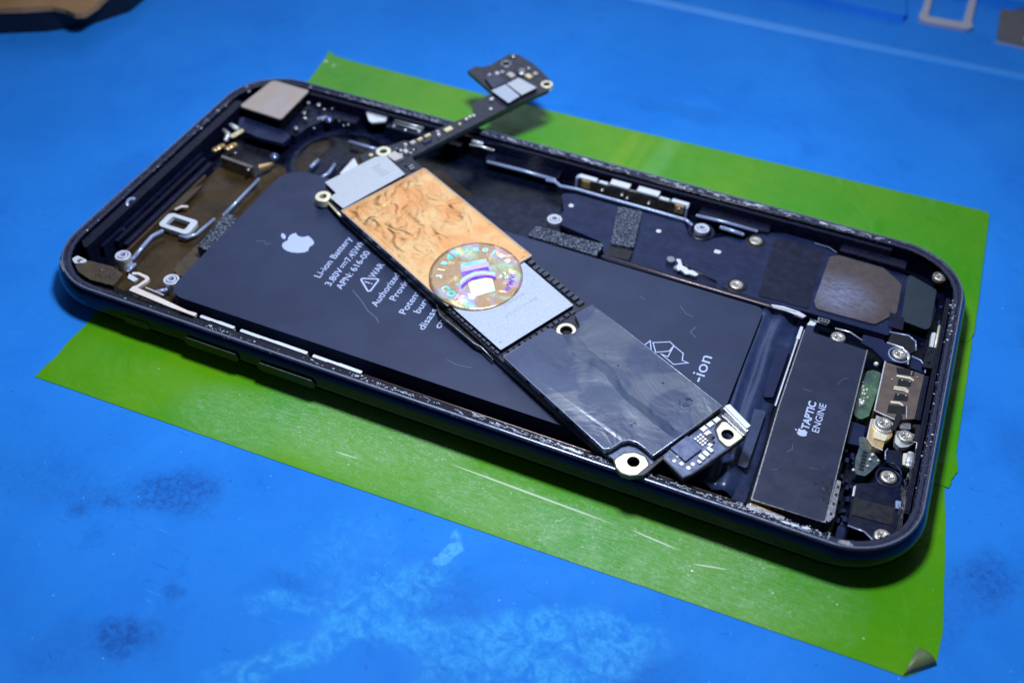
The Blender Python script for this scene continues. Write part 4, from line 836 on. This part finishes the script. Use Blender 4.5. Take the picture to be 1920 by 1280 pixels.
# side buttons and mute switch (pill shapes on the near side)
def pill(name, x0, x1, z, hh, mat, parent, depth=.03):
    bm = bmesh.new(); prism(bm, roundpoly([(x0, -hh), (x1, -hh), (x1, hh), (x0, hh)], hh * .98, 8), 0, depth, bev=.012)
    bmesh.ops.transform(bm, matrix=Matrix.Translation((0, -.092, z)) @ Matrix.Rotation(R(90), 4, 'X'), verts=bm.verts)
    return smooth_by_angle(link(name, bm, mat, parent), 35)
m_btn = M('button_metal', (.0015, .002, .010), .16, .0, coat=.0, rv=(12, .12, .25), spec=.22)
for x0, x1 in ((2.84, 3.80), (4.12, 5.10)):
    b = pill('volume_button', x0, x1, .335, .085, m_btn, PH, .035)
    outline('button_edge', [(x0 + .05, -.129), (x1 - .05, -.129)], .006, .418, m_edge, b, th=.006, closed=False)
b = pill('mute_switch', 1.72, 2.20, .33, .07, m_btn, PH, .02)

# ------------------------------------------------------------------ logic board (its own frame: u along its length, v across)
OFF = Vector((0, 0, 0))
LB = bpy.data.objects.new('logic_board', None); C.objects.link(LB)
LB.matrix_world = Matrix.Translation((3.2606, 3.5089, 0)) @ Matrix.Rotation(R(-27.7), 4, 'Z') @ Matrix.Rotation(math.atan(.065), 4, 'X')
tag(LB, 'removed logic board with copper foil and round hologram sticker, lying across the battery', 'circuit board')
Z0, Z1 = .60, .68
outl = [(-.10, .02), (.10, -.02), (.20, .0), (.56, -.03), (3.40, -.03), (3.50, -.06), (4.78, -.06), (7.05, -.06), (7.20, -.03)] + \
       [(7.28, -.07), (7.36, -.11), (7.45, -.115), (7.56, -.05), (7.66, .11), (7.64, .48), (8.03, .46), (8.07, .60), (8.10, 1.26), (8.10, 1.60), (7.64, 1.71), (7.5, 1.69), (4.9, 1.66), (3.45, 1.69), (.40, 1.72)] + \
       [(.20, 1.72), (.14, 1.76), (.13, 3.95), (.16, 4.3), (.21, 4.85), (.10, 5.02), (-.02, 5.10), (-.30, 5.16), (-.60, 5.21), (-1.02, 5.20), (-1.14, 5.16), (-1.20, 5.05), (-1.15, 4.55), (-1.22, 4.38), (-1.31, 4.33), (-1.295, 4.11), (-.42, 4.02), (-.38, 3.50), (-.13, 3.34), (-.19, 2.75), (-.24, 1.98), (-.33, 1.92), (-.38, 1.66), (-.42, 1.42), (-.50, 1.36), (-.50, 1.05), (-.21, 1.0), (-.20, .18)]
holes = [circ(7.42, .14, .085, 24), circ(7.925, 1.435, .085, 24), circ(5.03, 1.05, .085, 24), circ(-.98, 4.81, .06, 20), circ(.055, 4.955, .06, 20)]
plate('circuit_board', outl, Z0, Z1, m_pcb, LB, holes=holes, side=m_pcbedge)
# rings that stand off the outline at the top end
def ring(cx, cy, ro, ri, z0, z1, mat=m_ringgold):
    bm = bmesh.new(); lathe(bm, cx, cy, [(ri, z0), (ro, z0), (ro, z1 - .008), (ro - .01, z1), (ri + .008, z1), (ri, z1 - .008), (ri, z0)], 32)
    return smooth_by_angle(link('screw_ring', bm, mat, LB), 40)
ring(.02, -.03, .135, .062, .57, .70); ring(-.31, 1.45, .135, .066, .60, .70)
ring(5.03, 1.05, .150, .094, .675, .69); ring(-.98, 4.81, .11, .066, .676, .695, m_edge); ring(.055, 4.955, .115, .066, .60, .695)
ring(.02, -.03, .12, .062, .50, .56, m_edge)
plate('screw_pad', [(7.235, -.03), (7.245, .14), (7.33, .26), (7.46, .31), (7.59, .26), (7.60, .03), (7.54, -.05), (7.44, -.10), (7.34, -.09)], .681, .690, m_ringgold, LB, r=.05, holes=[circ(7.42, .14, .088, 24)])
plate('screw_pad', [(7.72, 1.58), (7.77, 1.38), (7.91, 1.29), (8.08, 1.28), (8.09, 1.58)], .681, .690, m_ringgold, LB, r=.05, holes=[circ(7.925, 1.435, .088, 24)])
plate('blue_mask', [(7.66, .50), (8.02, .48), (8.055, .60), (8.08, 1.24), (7.90, 1.26), (7.74, 1.36), (7.68, 1.5), (7.60, 1.5), (7.60, .52)], .681, .686, m_pcbblue, LB)
plate('blue_mask', [(7.06, -.03), (7.22, -.03), (7.225, .15), (7.32, .28), (7.46, .33), (7.60, .29), (7.60, .36), (7.25, .40), (7.10, .2)], .681, .685, m_pcbblue, LB)
# shields (top)
cop = plate('copper_shield', [(.60, -.06), (3.55, -.02), (3.54, 1.66), (.64, 1.68)], .682, .772, m_edge, LB, r=.05, bev=.02)
bm = bmesh.new(); N, K = 150, 90; grid = []
from mathutils import noise as mn
for i in range(N + 1):
    row = []
    for j in range(K + 1):
        u = .625 + 2.895 * i / N; v = -.035 + 1.69 * j / K
        e = min(i, N - i) / N * 2.9; e2 = min(j, K - j) / K * 1.7; m = min(1, max(0, (min(e, e2) - .05) / .12))
        q = Vector((u * 2.5, v * 3.5, 3)); q = q + Vector((mn.noise(q * 1.5), mn.noise(q * 1.5 + Vector((7, 0, 0))), 0)) * .8; w = mn.noise(q) + .45 * mn.noise(q * 2.1)
        fade = 1 if u < 1.8 else max(.22, 1 - (u - 1.8) * 1.0)
        h = .774 + (.004 if m == 0 else 0) + m * fade * (.004 + .027 * abs(w))
        row.append(bm.verts.new((u, v, max(h, .7735))))
    grid.append(row)
for i in range(N):
    for j in range(K): bm.faces.new((grid[i][j], grid[i + 1][j], grid[i + 1][j + 1], grid[i][j + 1]))
link('copper_foil', bm, m_copper, cop, smooth=True)
outline('foil_border', [(.64, -.045), (3.53, -.035), (3.525, 1.64), (.66, 1.66)], .018, .776, m_beige, cop, th=.008)
bm = bmesh.new()
for k in range(7): box(bm, .75 + .4 * k, -.0655, .70, .84 + .4 * k, -.05, .745)
link('side_notch', bm, m_black, cop)
plate('lower_shield', [(.55, -.05), (3.2, -.04), (3.3, -.07), (3.50, -.15), (4.35, -.12), (4.45, -.06), (7.02, -.055), (7.0, 1.6), (.55, 1.6)], .512, .60, m_black, LB, r=.05, bev=.01, side=m_edge)
rod('shield_edge', [(3.3, -.08, .64), (3.50, -.165, .63), (4.30, -.13, .63), (4.42, -.09, .62), (4.70, -.10, .60)], .014, m_edge, LB)
lab = plate('label_chip', [(-.20, .16), (-.20, 1.20), (-.12, 1.37), (.53, 1.33), (.575, .02), (.18, .01), (.165, .15)], .682, .758, m_label, LB, r=.015, bev=.008, side=m_black)
bm = bmesh.new()
for k in range(5): box(bm, .02 + .07 * k, .98, .7575, .04 + .07 * k, .98 + rnd.uniform(.12, .24), .7595)
link('faint_print', bm, m_ink, lab)
nand = plate('memory_chip', [(3.55, .01), (4.745, .02), (4.755, 1.435), (3.55, 1.47)], .682, .758, m_chipsil, LB, r=.01, bev=.006, side=m_black)
text('faint_print', '62141CH400', 4.30, .50, .757, .085, m_ink, nand, 90, .62, 0, off=False)
text('faint_print', 'KHN2T08', 4.10, .62, .757, .07, m_ink, nand, 90, .40, 0, off=False)
text('faint_print', 'SDMP G2', 3.98, .50, .757, .07, m_ink, nand, 90, .5, 0, off=False)
bm = bmesh.new(); lathe(bm, 4.62, .12, [(0, .7595), (.02, .7592), (.022, .757)], 14); link('dot_mark', bm, m_ink, nand)
bsh = plate('black_shield', [(4.885, -.05), (7.06, -.065), (7.11, .0), (7.12, .20), (7.16, .30), (7.26, .36), (7.40, .375), (7.565, .36), (7.58, 1.69), (4.95, 1.64), (4.93, 1.30), (5.06, 1.26), (5.17, 1.20), (5.21, 1.05), (5.17, .92), (5.05, .86), (4.90, .86)], .682, .782, m_shield, LB, r=.04, bev=.02, side=m_edge)
rod('shield_edge', [(4.90, .82, .775), (4.888, -.045, .775), (5.5, -.055, .775), (6.3, -.058, .775), (7.055, -.062, .775), (7.105, .02, .775), (7.115, .20, .775), (7.16, .30, .775), (7.26, .355, .775), (7.40, .37, .775), (7.56, .36, .775), (7.572, 1.0, .775), (7.578, 1.68, .775), (6.5, 1.67, .775), (5.6, 1.655, .775), (4.96, 1.635, .775)], .011, m_rimlip, bsh)
bm = bmesh.new()
for (x, y, s) in ((7.20, 1.35, .10), (6.99, .52, .055), (6.75, 1.36, .02), (6.3, .9, .012), (6.1, 1.1, .012), (6.9, .15, .018)):
    for _ in range(int(10 + s * 160)):
        a = rnd.random() * 6.28; d = s * math.sqrt(rnd.random()); lathe(bm, x + d * math.cos(a), y + d * math.sin(a), [(0, .7855), (.006, .785), (.008 + s * .06, .781)], 5)
link('scuff_mark', bm, m_black, bsh)
bm = bmesh.new()
for k in range(6): box(bm, 5.1 + .32 * k, -.066, .70, 5.16 + .32 * k, -.045, .74)
link('side_notch', bm, m_black, bsh)
# folded bracket at the right end
fb = plate('end_bracket', [(7.62, 1.66), (8.10, 1.60), (8.11, 1.64), (7.63, 1.71)], .69, .80, m_silver, LB, bev=.006)
plate('bracket_flange', [(7.62, 1.68), (8.08, 1.62), (8.085, 1.70), (7.64, 1.76)], .80, .822, m_white, fb, r=.015, bev=.008)
plate('bracket_foot', [(7.66, 1.60), (8.09, 1.57), (8.09, 1.61), (7.66, 1.655)], .690, .715, m_edge, fb, bev=.006)
# chips and passives
plate('dark_chip', [(7.60, .66), (7.60, .98), (7.88, .98), (7.88, .66)], .687, .725, m_pcbblue, LB, r=.01, bev=.005)
def comp(u, v, du, dv, h=.03, mat=m_solder, rz=0, z=.687):
    bm = bmesh.new(); box(bm, -du / 2, -dv / 2, 0, du / 2, dv / 2, h, bev=min(du, dv) * .12)
    o = link('component', bm, mat, LB); o.location = (u, v, z); o.rotation_euler = (0, 0, rz); return o
for (u, v) in ((7.665, 1.50), (7.66, 1.375), (7.655, 1.25), (7.745, 1.235)): comp(u, v, .075, .095)
for (u, v, a, b) in ((7.965, .97, .06, .10), (7.97, .885, .06, .10), (8.0, .80, .04, .06), (7.955, 1.06, .05, .10), (7.90, 1.12, .06, .06)): comp(u, v, b, a)
for k in range(4):
    for j in range(3): comp(7.70 + .045 * k, 1.04 + .05 * j, .03, .035, .025)
comp(7.80, 1.22, .10, .10, .03, m_compdark); comp(7.87, 1.16, .08, .08, .03, m_compdark)
bm = bmesh.new()
for (u, v, s) in ((7.742, .671, .028), (7.764, .569, .024), (7.968, .63, .03), (7.963, .72, .028)): lathe(bm, u, v, [(0, .692), (s, .6915), (s, .686)], 18)
box(bm, 7.835, .585, .686, 7.885, .635, .6915); link('test_pad', bm, m_ringgold, LB)
bm = bmesh.new()
for k in range(9):
    bmesh.ops.create_uvsphere(bm, u_segments=6, v_segments=5, radius=.009, matrix=Matrix.Translation((7.575, .62 + .045 * k, .69)))
    if k < 6: bmesh.ops.create_uvsphere(bm, u_segments=6, v_segments=5, radius=.009, matrix=Matrix.Translation((7.60 + .05 * k, .635, .69)))
    bmesh.ops.create_uvsphere(bm, u_segments=6, v_segments=5, radius=.008, matrix=Matrix.Translation((7.65 + .02 * (k % 4), .5 + .03 * (k // 4), .69)))
link('solder_dot', bm, m_solder, LB, smooth=True)
# rows of dark passives beside the memory chip
for k in range(11): comp(3.60 + .115 * k, 1.575, .085, .11, rnd.uniform(.03, .06), rnd.choice((m_compdark, m_compdark, m_chipdark)), z=.681)
for k in range(12): comp(3.55 + .105 * k, -.02 + .0, .08, .045, rnd.uniform(.03, .05), m_compdark, z=.681)
for k in range(13): comp(4.815, .04 + .11 * k, .07, .08, rnd.uniform(.02, .045), rnd.choice((m_compdark, m_chipdark)), z=.681)
# arm
ac = plate('silver_chip', [(-.40, 3.98), (-.38, 4.31), (.085, 4.27), (.115, 3.975)], .682, .755, m_chipsil, LB, r=.01, bev=.008, side=m_black)
ac2 = plate('silver_chip', [(-.375, 4.335), (-.38, 4.63), (.09, 4.68), (.085, 4.315)], .682, .755, m_label, LB, r=.01, bev=.008, side=m_black)
plate('dark_chip', [(-.85, 4.17), (-.82, 4.40), (-.45, 4.38), (-.45, 4.06)], .682, .74, m_chipdark, LB, r=.02, bev=.01)
for (u, v, a, b, mm) in ((-.60, 4.62, .16, .12, m_comp), (-.36, 4.86, .14, .10, m_cream), (-.82, 4.46, .07, .07, m_solder), (-.87, 4.33, .08, .06, m_solder), (-.80, 4.57, .06, .07, m_comp), (-.33, 5.0, .08, .08, m_comp), (-.55, 5.02, .04, .04, m_solder),
                         (-.24, 3.86, .05, .08, m_solder), (-.02, 3.66, .05, .05, m_solder), (-.07, 3.30, .05, .05, m_solder), (-.08, 3.22, .05, .05, m_solder), (-.07, 3.13, .05, .06, m_solder), (-.02, 2.94, .04, .05, m_cream),
                         (-.05, 2.70, .10, .16, m_cream), (-.10, 2.50, .06, .05, m_comp), (-.02, 2.46, .05, .06, m_solder), (-.14, 2.30, .05, .12, m_cream), (-.14, 2.13, .05, .10, m_cream), (-.15, 1.98, .08, .10, m_comp), (-.02, 2.20, .06, .16, m_chipdark)):
    comp(u, v, a, b, rnd.uniform(.025, .05), mm, z=.681)
bm = bmesh.new(); bmesh.ops.create_uvsphere(bm, u_segments=20, v_segments=12, radius=.12, matrix=Matrix.Translation((-.55, 4.84, .70)) @ Matrix.Diagonal((1, 1, .5, 1)))
bmesh.ops.create_uvsphere(bm, u_segments=14, v_segments=10, radius=.06, matrix=Matrix.Translation((-1.09, 5.08, .69)) @ Matrix.Diagonal((1, 1, .4, 1)))
link('solder_blob', bm, m_edge, LB, smooth=True)
for _ in range(26): comp(rnd.uniform(-.20, .06), rnd.uniform(1.45, 1.95), rnd.uniform(.03, .07), rnd.uniform(.03, .07), rnd.uniform(.02, .05), rnd.choice((m_solder, m_comp, m_chipdark, m_edge)), rz=rnd.random(), z=.681)
plate('connector', [(-.16, 1.40), (.08, 1.42), (.10, 1.60), (-.14, 1.58)], .682, .73, m_comp, LB, r=.01, bev=.01)
comp(-.36, 1.22, .06, .07, .03, m_cream, z=.681)
for k in range(8): comp(.59, 1.42 + .03 * k, .04, .02, .04, m_solder, z=.681)
rod('shield_edge', [(.10, -.01, .62), (.35, -.03, .62), (.58, -.045, .62)], .022, m_ringgold, LB)
plate('arm_underside', [(-.10, 1.9), (.115, 1.8), (.118, 4.6), (-.10, 4.5)], .545, .60, m_pcbedge, LB, r=.02)
for k in range(5): comp(.28 + .07 * k, 1.55 + .02 * (k % 2), .04, .10, .03, rnd.choice((m_chipdark, m_edge)), z=.681)

# hologram sticker, laid over copper foil and memory chip
cx, cy, rs = 3.31, .69, .735
bm = bmesh.new(); rings = []; nr, na = 12, 64
def hz(u, v):
    q = Vector((u * 2, v * 2, 9)); base = .806 if u < 3.54 else .806 - min(1, (u - 3.54) / .12) * .036
    return base + .010 * mn.noise(q * 1.3)
c0 = bm.verts.new((cx, cy, hz(cx, cy))); prev = None
for i in range(1, nr + 1):
    rg = [bm.verts.new((cx + rs * i / nr * math.cos(6.28318 * k / na), cy + rs * i / nr * math.sin(6.28318 * k / na), hz(cx + rs * i / nr * math.cos(6.28318 * k / na), cy + rs * i / nr * math.sin(6.28318 * k / na)))) for k in range(na)]
    for k in range(na):
        if prev is None: bm.faces.new((c0, rg[k], rg[(k + 1) % na]))
        else: bm.faces.new((prev[k], rg[k], rg[(k + 1) % na], prev[(k + 1) % na]))
    prev = rg
hs = link('hologram_sticker', bm, m_holo, LB, smooth=True); md = hs.modifiers.new('t', 'SOLIDIFY'); md.thickness = .005
def drape(o, lift=.004):
    for v in o.data.vertices: v.co.z = hz(v.co.x, v.co.y) + lift + (v.co.z if abs(v.co.z) < .01 else 0)
    return o
word = 'WWW.unionrepair.COM'
a0, a1 = -5, 222      # the ring of letters runs anticlockwise from the right-hand side, tops to the centre
for i, chh in enumerate(word):
    if chh == '.': continue
    t_ = i / (len(word) - 1); a = R(20 + 274 * t_)
    rr_ = .61
    mm = m_violet if i < 3 else (m_pastel if i in (4, 5, 13, 14) else (m_lilac if i > 17 else m_cyan))
    o = text('ring_lettering', chh, 0, 0, 0, .165 if i > 3 else .125, mm, hs, 0, None, .011 if i > 3 else .003, .001, 'CENTER', off=False)
    o.data.transform(Matrix.Translation((cx + rr_ * math.cos(a), cy + rr_ * math.sin(a), 0)) @ Matrix.Rotation(a + R(90), 4, 'Z'))
    drape(o)
def hpoly(pts, mat, lift=.004):
    bm = bmesh.new()
    N = 14; 
    return bm
bm = bmesh.new()
def arcband(r0, r1, ang0, ang1, ox, oy, n=18):
    A = [(ox + r0 * math.cos(R(ang0 + (ang1 - ang0) * k / n)), oy + r0 * math.sin(R(ang0 + (ang1 - ang0) * k / n))) for k in range(n + 1)]
    B = [(ox + r1 * math.cos(R(ang0 + (ang1 - ang0) * k / n)), oy + r1 * math.sin(R(ang0 + (ang1 - ang0) * k / n))) for k in range(n + 1)]
    for k in range(n):
        bm.faces.new([bm.verts.new((p[0], p[1], 0)) for p in (A[k], B[k], B[k + 1], A[k + 1])])
# central emblem: slanted panel crossed by bowed bands
E0, E1, E2, E3 = Vector((2.954, .626)), Vector((3.143, 1.053)), Vector((3.765, .725)), Vector((3.616, .334))
def emb(name, f0, f1, g0, g1, mt, bow=0, lift=.005):
    bm = bmesh.new(); n_ = 12; gr = []
    for i in range(n_ + 1):
        row = []
        for j in range(5):
            g_ = g0 + (g1 - g0) * i / n_; f_ = f0 + (f1 - f0) * j / 4 - bow * (1 - (2 * (g_ - .5) / 1.3) ** 2)
            p_ = E0.lerp(E3, f_).lerp(E1.lerp(E2, f_), g_); row.append(bm.verts.new((p_.x, p_.y, 0)))
        gr.append(row)
    for i in range(n_):
        for j in range(4): bm.faces.new((gr[i][j], gr[i][j + 1], gr[i + 1][j + 1], gr[i + 1][j]))
    return drape(link(name, bm, mt, hs, smooth=True), lift)
emb('emblem_panel', .0, .10, .05, .95, m_cyan); emb('emblem_panel', .10, .26, .0, 1.0, m_lilac); emb('emblem_panel', .26, .40, -.02, .95, m_violet); emb('emblem_panel', .58, 1.0, .08, .98, m_pastel)
for (f0, f1, mt, l_) in ((.50, .55, m_cyan, .007), (.55, .59, m_pastel, .0075), (.60, .64, m_lilac, .008), (.65, .72, m_violet, .0085)): emb('emblem_band', f0, f1, -.18, 1.12, mt, .16, l_)

# ------------------------------------------------------------------ things at the edge of the mat
bm = bmesh.new()
prism(bm, roundpoly([(11.76, 17.3), (11.73, 15.66), (11.70, 15.52), (11.74, 15.28), (11.92, 15.22), (12.77, 15.30), (12.88, 15.40), (12.88, 15.56), (12.84, 15.66), (12.83, 17.3)], .04), .0, .09,
      holes=[roundpoly([(11.86, 17.15), (11.90, 15.52), (12.66, 15.58), (12.68, 17.15)], .04)], bev=.015)
st = link('sim_tray', bm, m_tray); smooth_by_angle(st, 40); tag(st, 'small grey metal card tray frame lying on the mat, open rectangle', 'card tray'); st.location.z = .003
o = plate('metal_cover', [(13.40, 16.62), (13.44, 15.14), (14.1, 15.12), (14.9, 15.2), (15.0, 16.8), (13.75, 16.82), (13.7, 16.66)], .06, .09, m_plateg, r=.04, bev=.012)
tag(o, 'flat dark grey metal shield plate on the mat at the upper right edge', 'metal plate')
bm = bmesh.new(); prism(bm, [(13.44, 15.10), (14.9, 15.12), (14.9, 15.20), (13.44, 15.17)], .0, .06); link('lower_lip', bm, m_tray, o)
bm = bmesh.new(); bmesh.ops.create_uvsphere(bm, u_segments=12, v_segments=8, radius=.06, matrix=Matrix.Translation((14.05, 15.4, .10))); link('solder_spot', bm, m_white, o, smooth=True)
# dark block with a tan pad at the far left corner
def lump(name, c, rad, amp, rot, mat, parent, seed=0):
    bm = bmesh.new(); bmesh.ops.create_icosphere(bm, subdivisions=5, radius=1.0)
    for v in bm.verts:
        q = v.co + Vector((seed, 0, 0)); n_ = mn.noise(q * 1.6) * amp + mn.noise(q * 3.7) * amp * .35
        v.co *= 1 + n_; v.co = Vector((v.co.x * rad[0], v.co.y * rad[1], v.co.z * rad[2]))
    bmesh.ops.rotate(bm, cent=(0, 0, 0), matrix=Matrix.Rotation(R(rot), 3, 'Z'), verts=bm.verts)
    bmesh.ops.translate(bm, vec=c, verts=bm.verts); return link(name, bm, mat, parent, smooth=True)
rest = bpy.data.objects.new('padded_rest', None); C.objects.link(rest); rest.location = (-5.95, 8.22, 0); OFF = Vector((-6.0, 8.3, 0))
tag(rest, 'dark block topped by a lumpy tan pad at the far left corner of the mat', 'padded rest')
plate('base', [(-9.5, 4.6), (-6.3, 6.25), (-5.45, 6.75), (-4.85, 7.3), (-4.4, 8.2), (-4.6, 11), (-9, 11)], .0, .50, m_black, rest, r=.25, bev=.08)
bm = bmesh.new(); prism(bm, roundpoly([(-9.3, 5.2), (-6.25, 6.22), (-5.70, 6.50), (-5.22, 6.85), (-4.90, 6.88), (-4.60, 6.80), (-4.42, 6.9), (-4.40, 7.3), (-4.5, 7.8), (-4.9, 10.5), (-9, 10.6)], .12), .50, .62, bev=.05)
bmesh.ops.subdivide_edges(bm, edges=bm.edges[:], cuts=3, use_grid_fill=True)
for v in bm.verts: v.co.z += .05 * mn.noise(v.co * 1.3) * (1 if v.co.z > .6 else .3)
smooth_by_angle(link('pad', bm, m_cloth, rest), 60)
OFF = Vector((0, 0, 0))

# ------------------------------------------------------------------ repeated small pieces become parts of their own
SPLIT = {'scuff_mark', 'spring_finger', 'solder_joint', 'blue_stud', 'rivet', 'weld_dot', 'bracket_tab', 'bracket_end', 'slot', 'side_notch', 'microphone', 'test_pad', 'glint_dot', 'small_hardware', 'contact_row',
         'solder_dot', 'screw_seat', 'ink_drop', 'air_bubble', 'ribbed_slot', 'solder_blob', 'grille', 'warning_triangle', 'printed_line'}
for o in [o for o in C.objects if o.type == 'MESH' and o.name.split('.')[0] in SPLIT]:
    bm = bmesh.new(); bm.from_mesh(o.data); bm.verts.index_update(); seen = set(); isl = []
    for v in bm.verts:
        if v.index in seen: continue
        st_ = [v]; cur = []; seen.add(v.index)
        while st_:
            w_ = st_.pop(); cur.append(w_.index)
            for e in w_.link_edges:
                x_ = e.other_vert(w_)
                if x_.index not in seen: seen.add(x_.index); st_.append(x_)
        isl.append(set(cur))
    if len(isl) > 1:
        for k, keep in enumerate(isl):
            b2_ = bm.copy(); b2_.verts.index_update()
            b2_.verts.ensure_lookup_table(); bmesh.ops.delete(b2_, geom=[v for v in b2_.verts if v.index not in keep], context='VERTS')
            if k == 0: tgt = o
            else: tgt = o.copy(); C.objects.link(tgt)
            me = bpy.data.meshes.new(o.name.split('.')[0]); b2_.to_mesh(me); b2_.free()
            for mm in o.data.materials: me.materials.append(mm)
            tgt['_m'] = 0; del tgt['_m']
            if k == 0: first = me
            else: tgt.data = me
        mats_old = o.data; o.data = first
        if not first.materials: [first.materials.append(mm) for mm in mats_old.materials]
    bm.free()
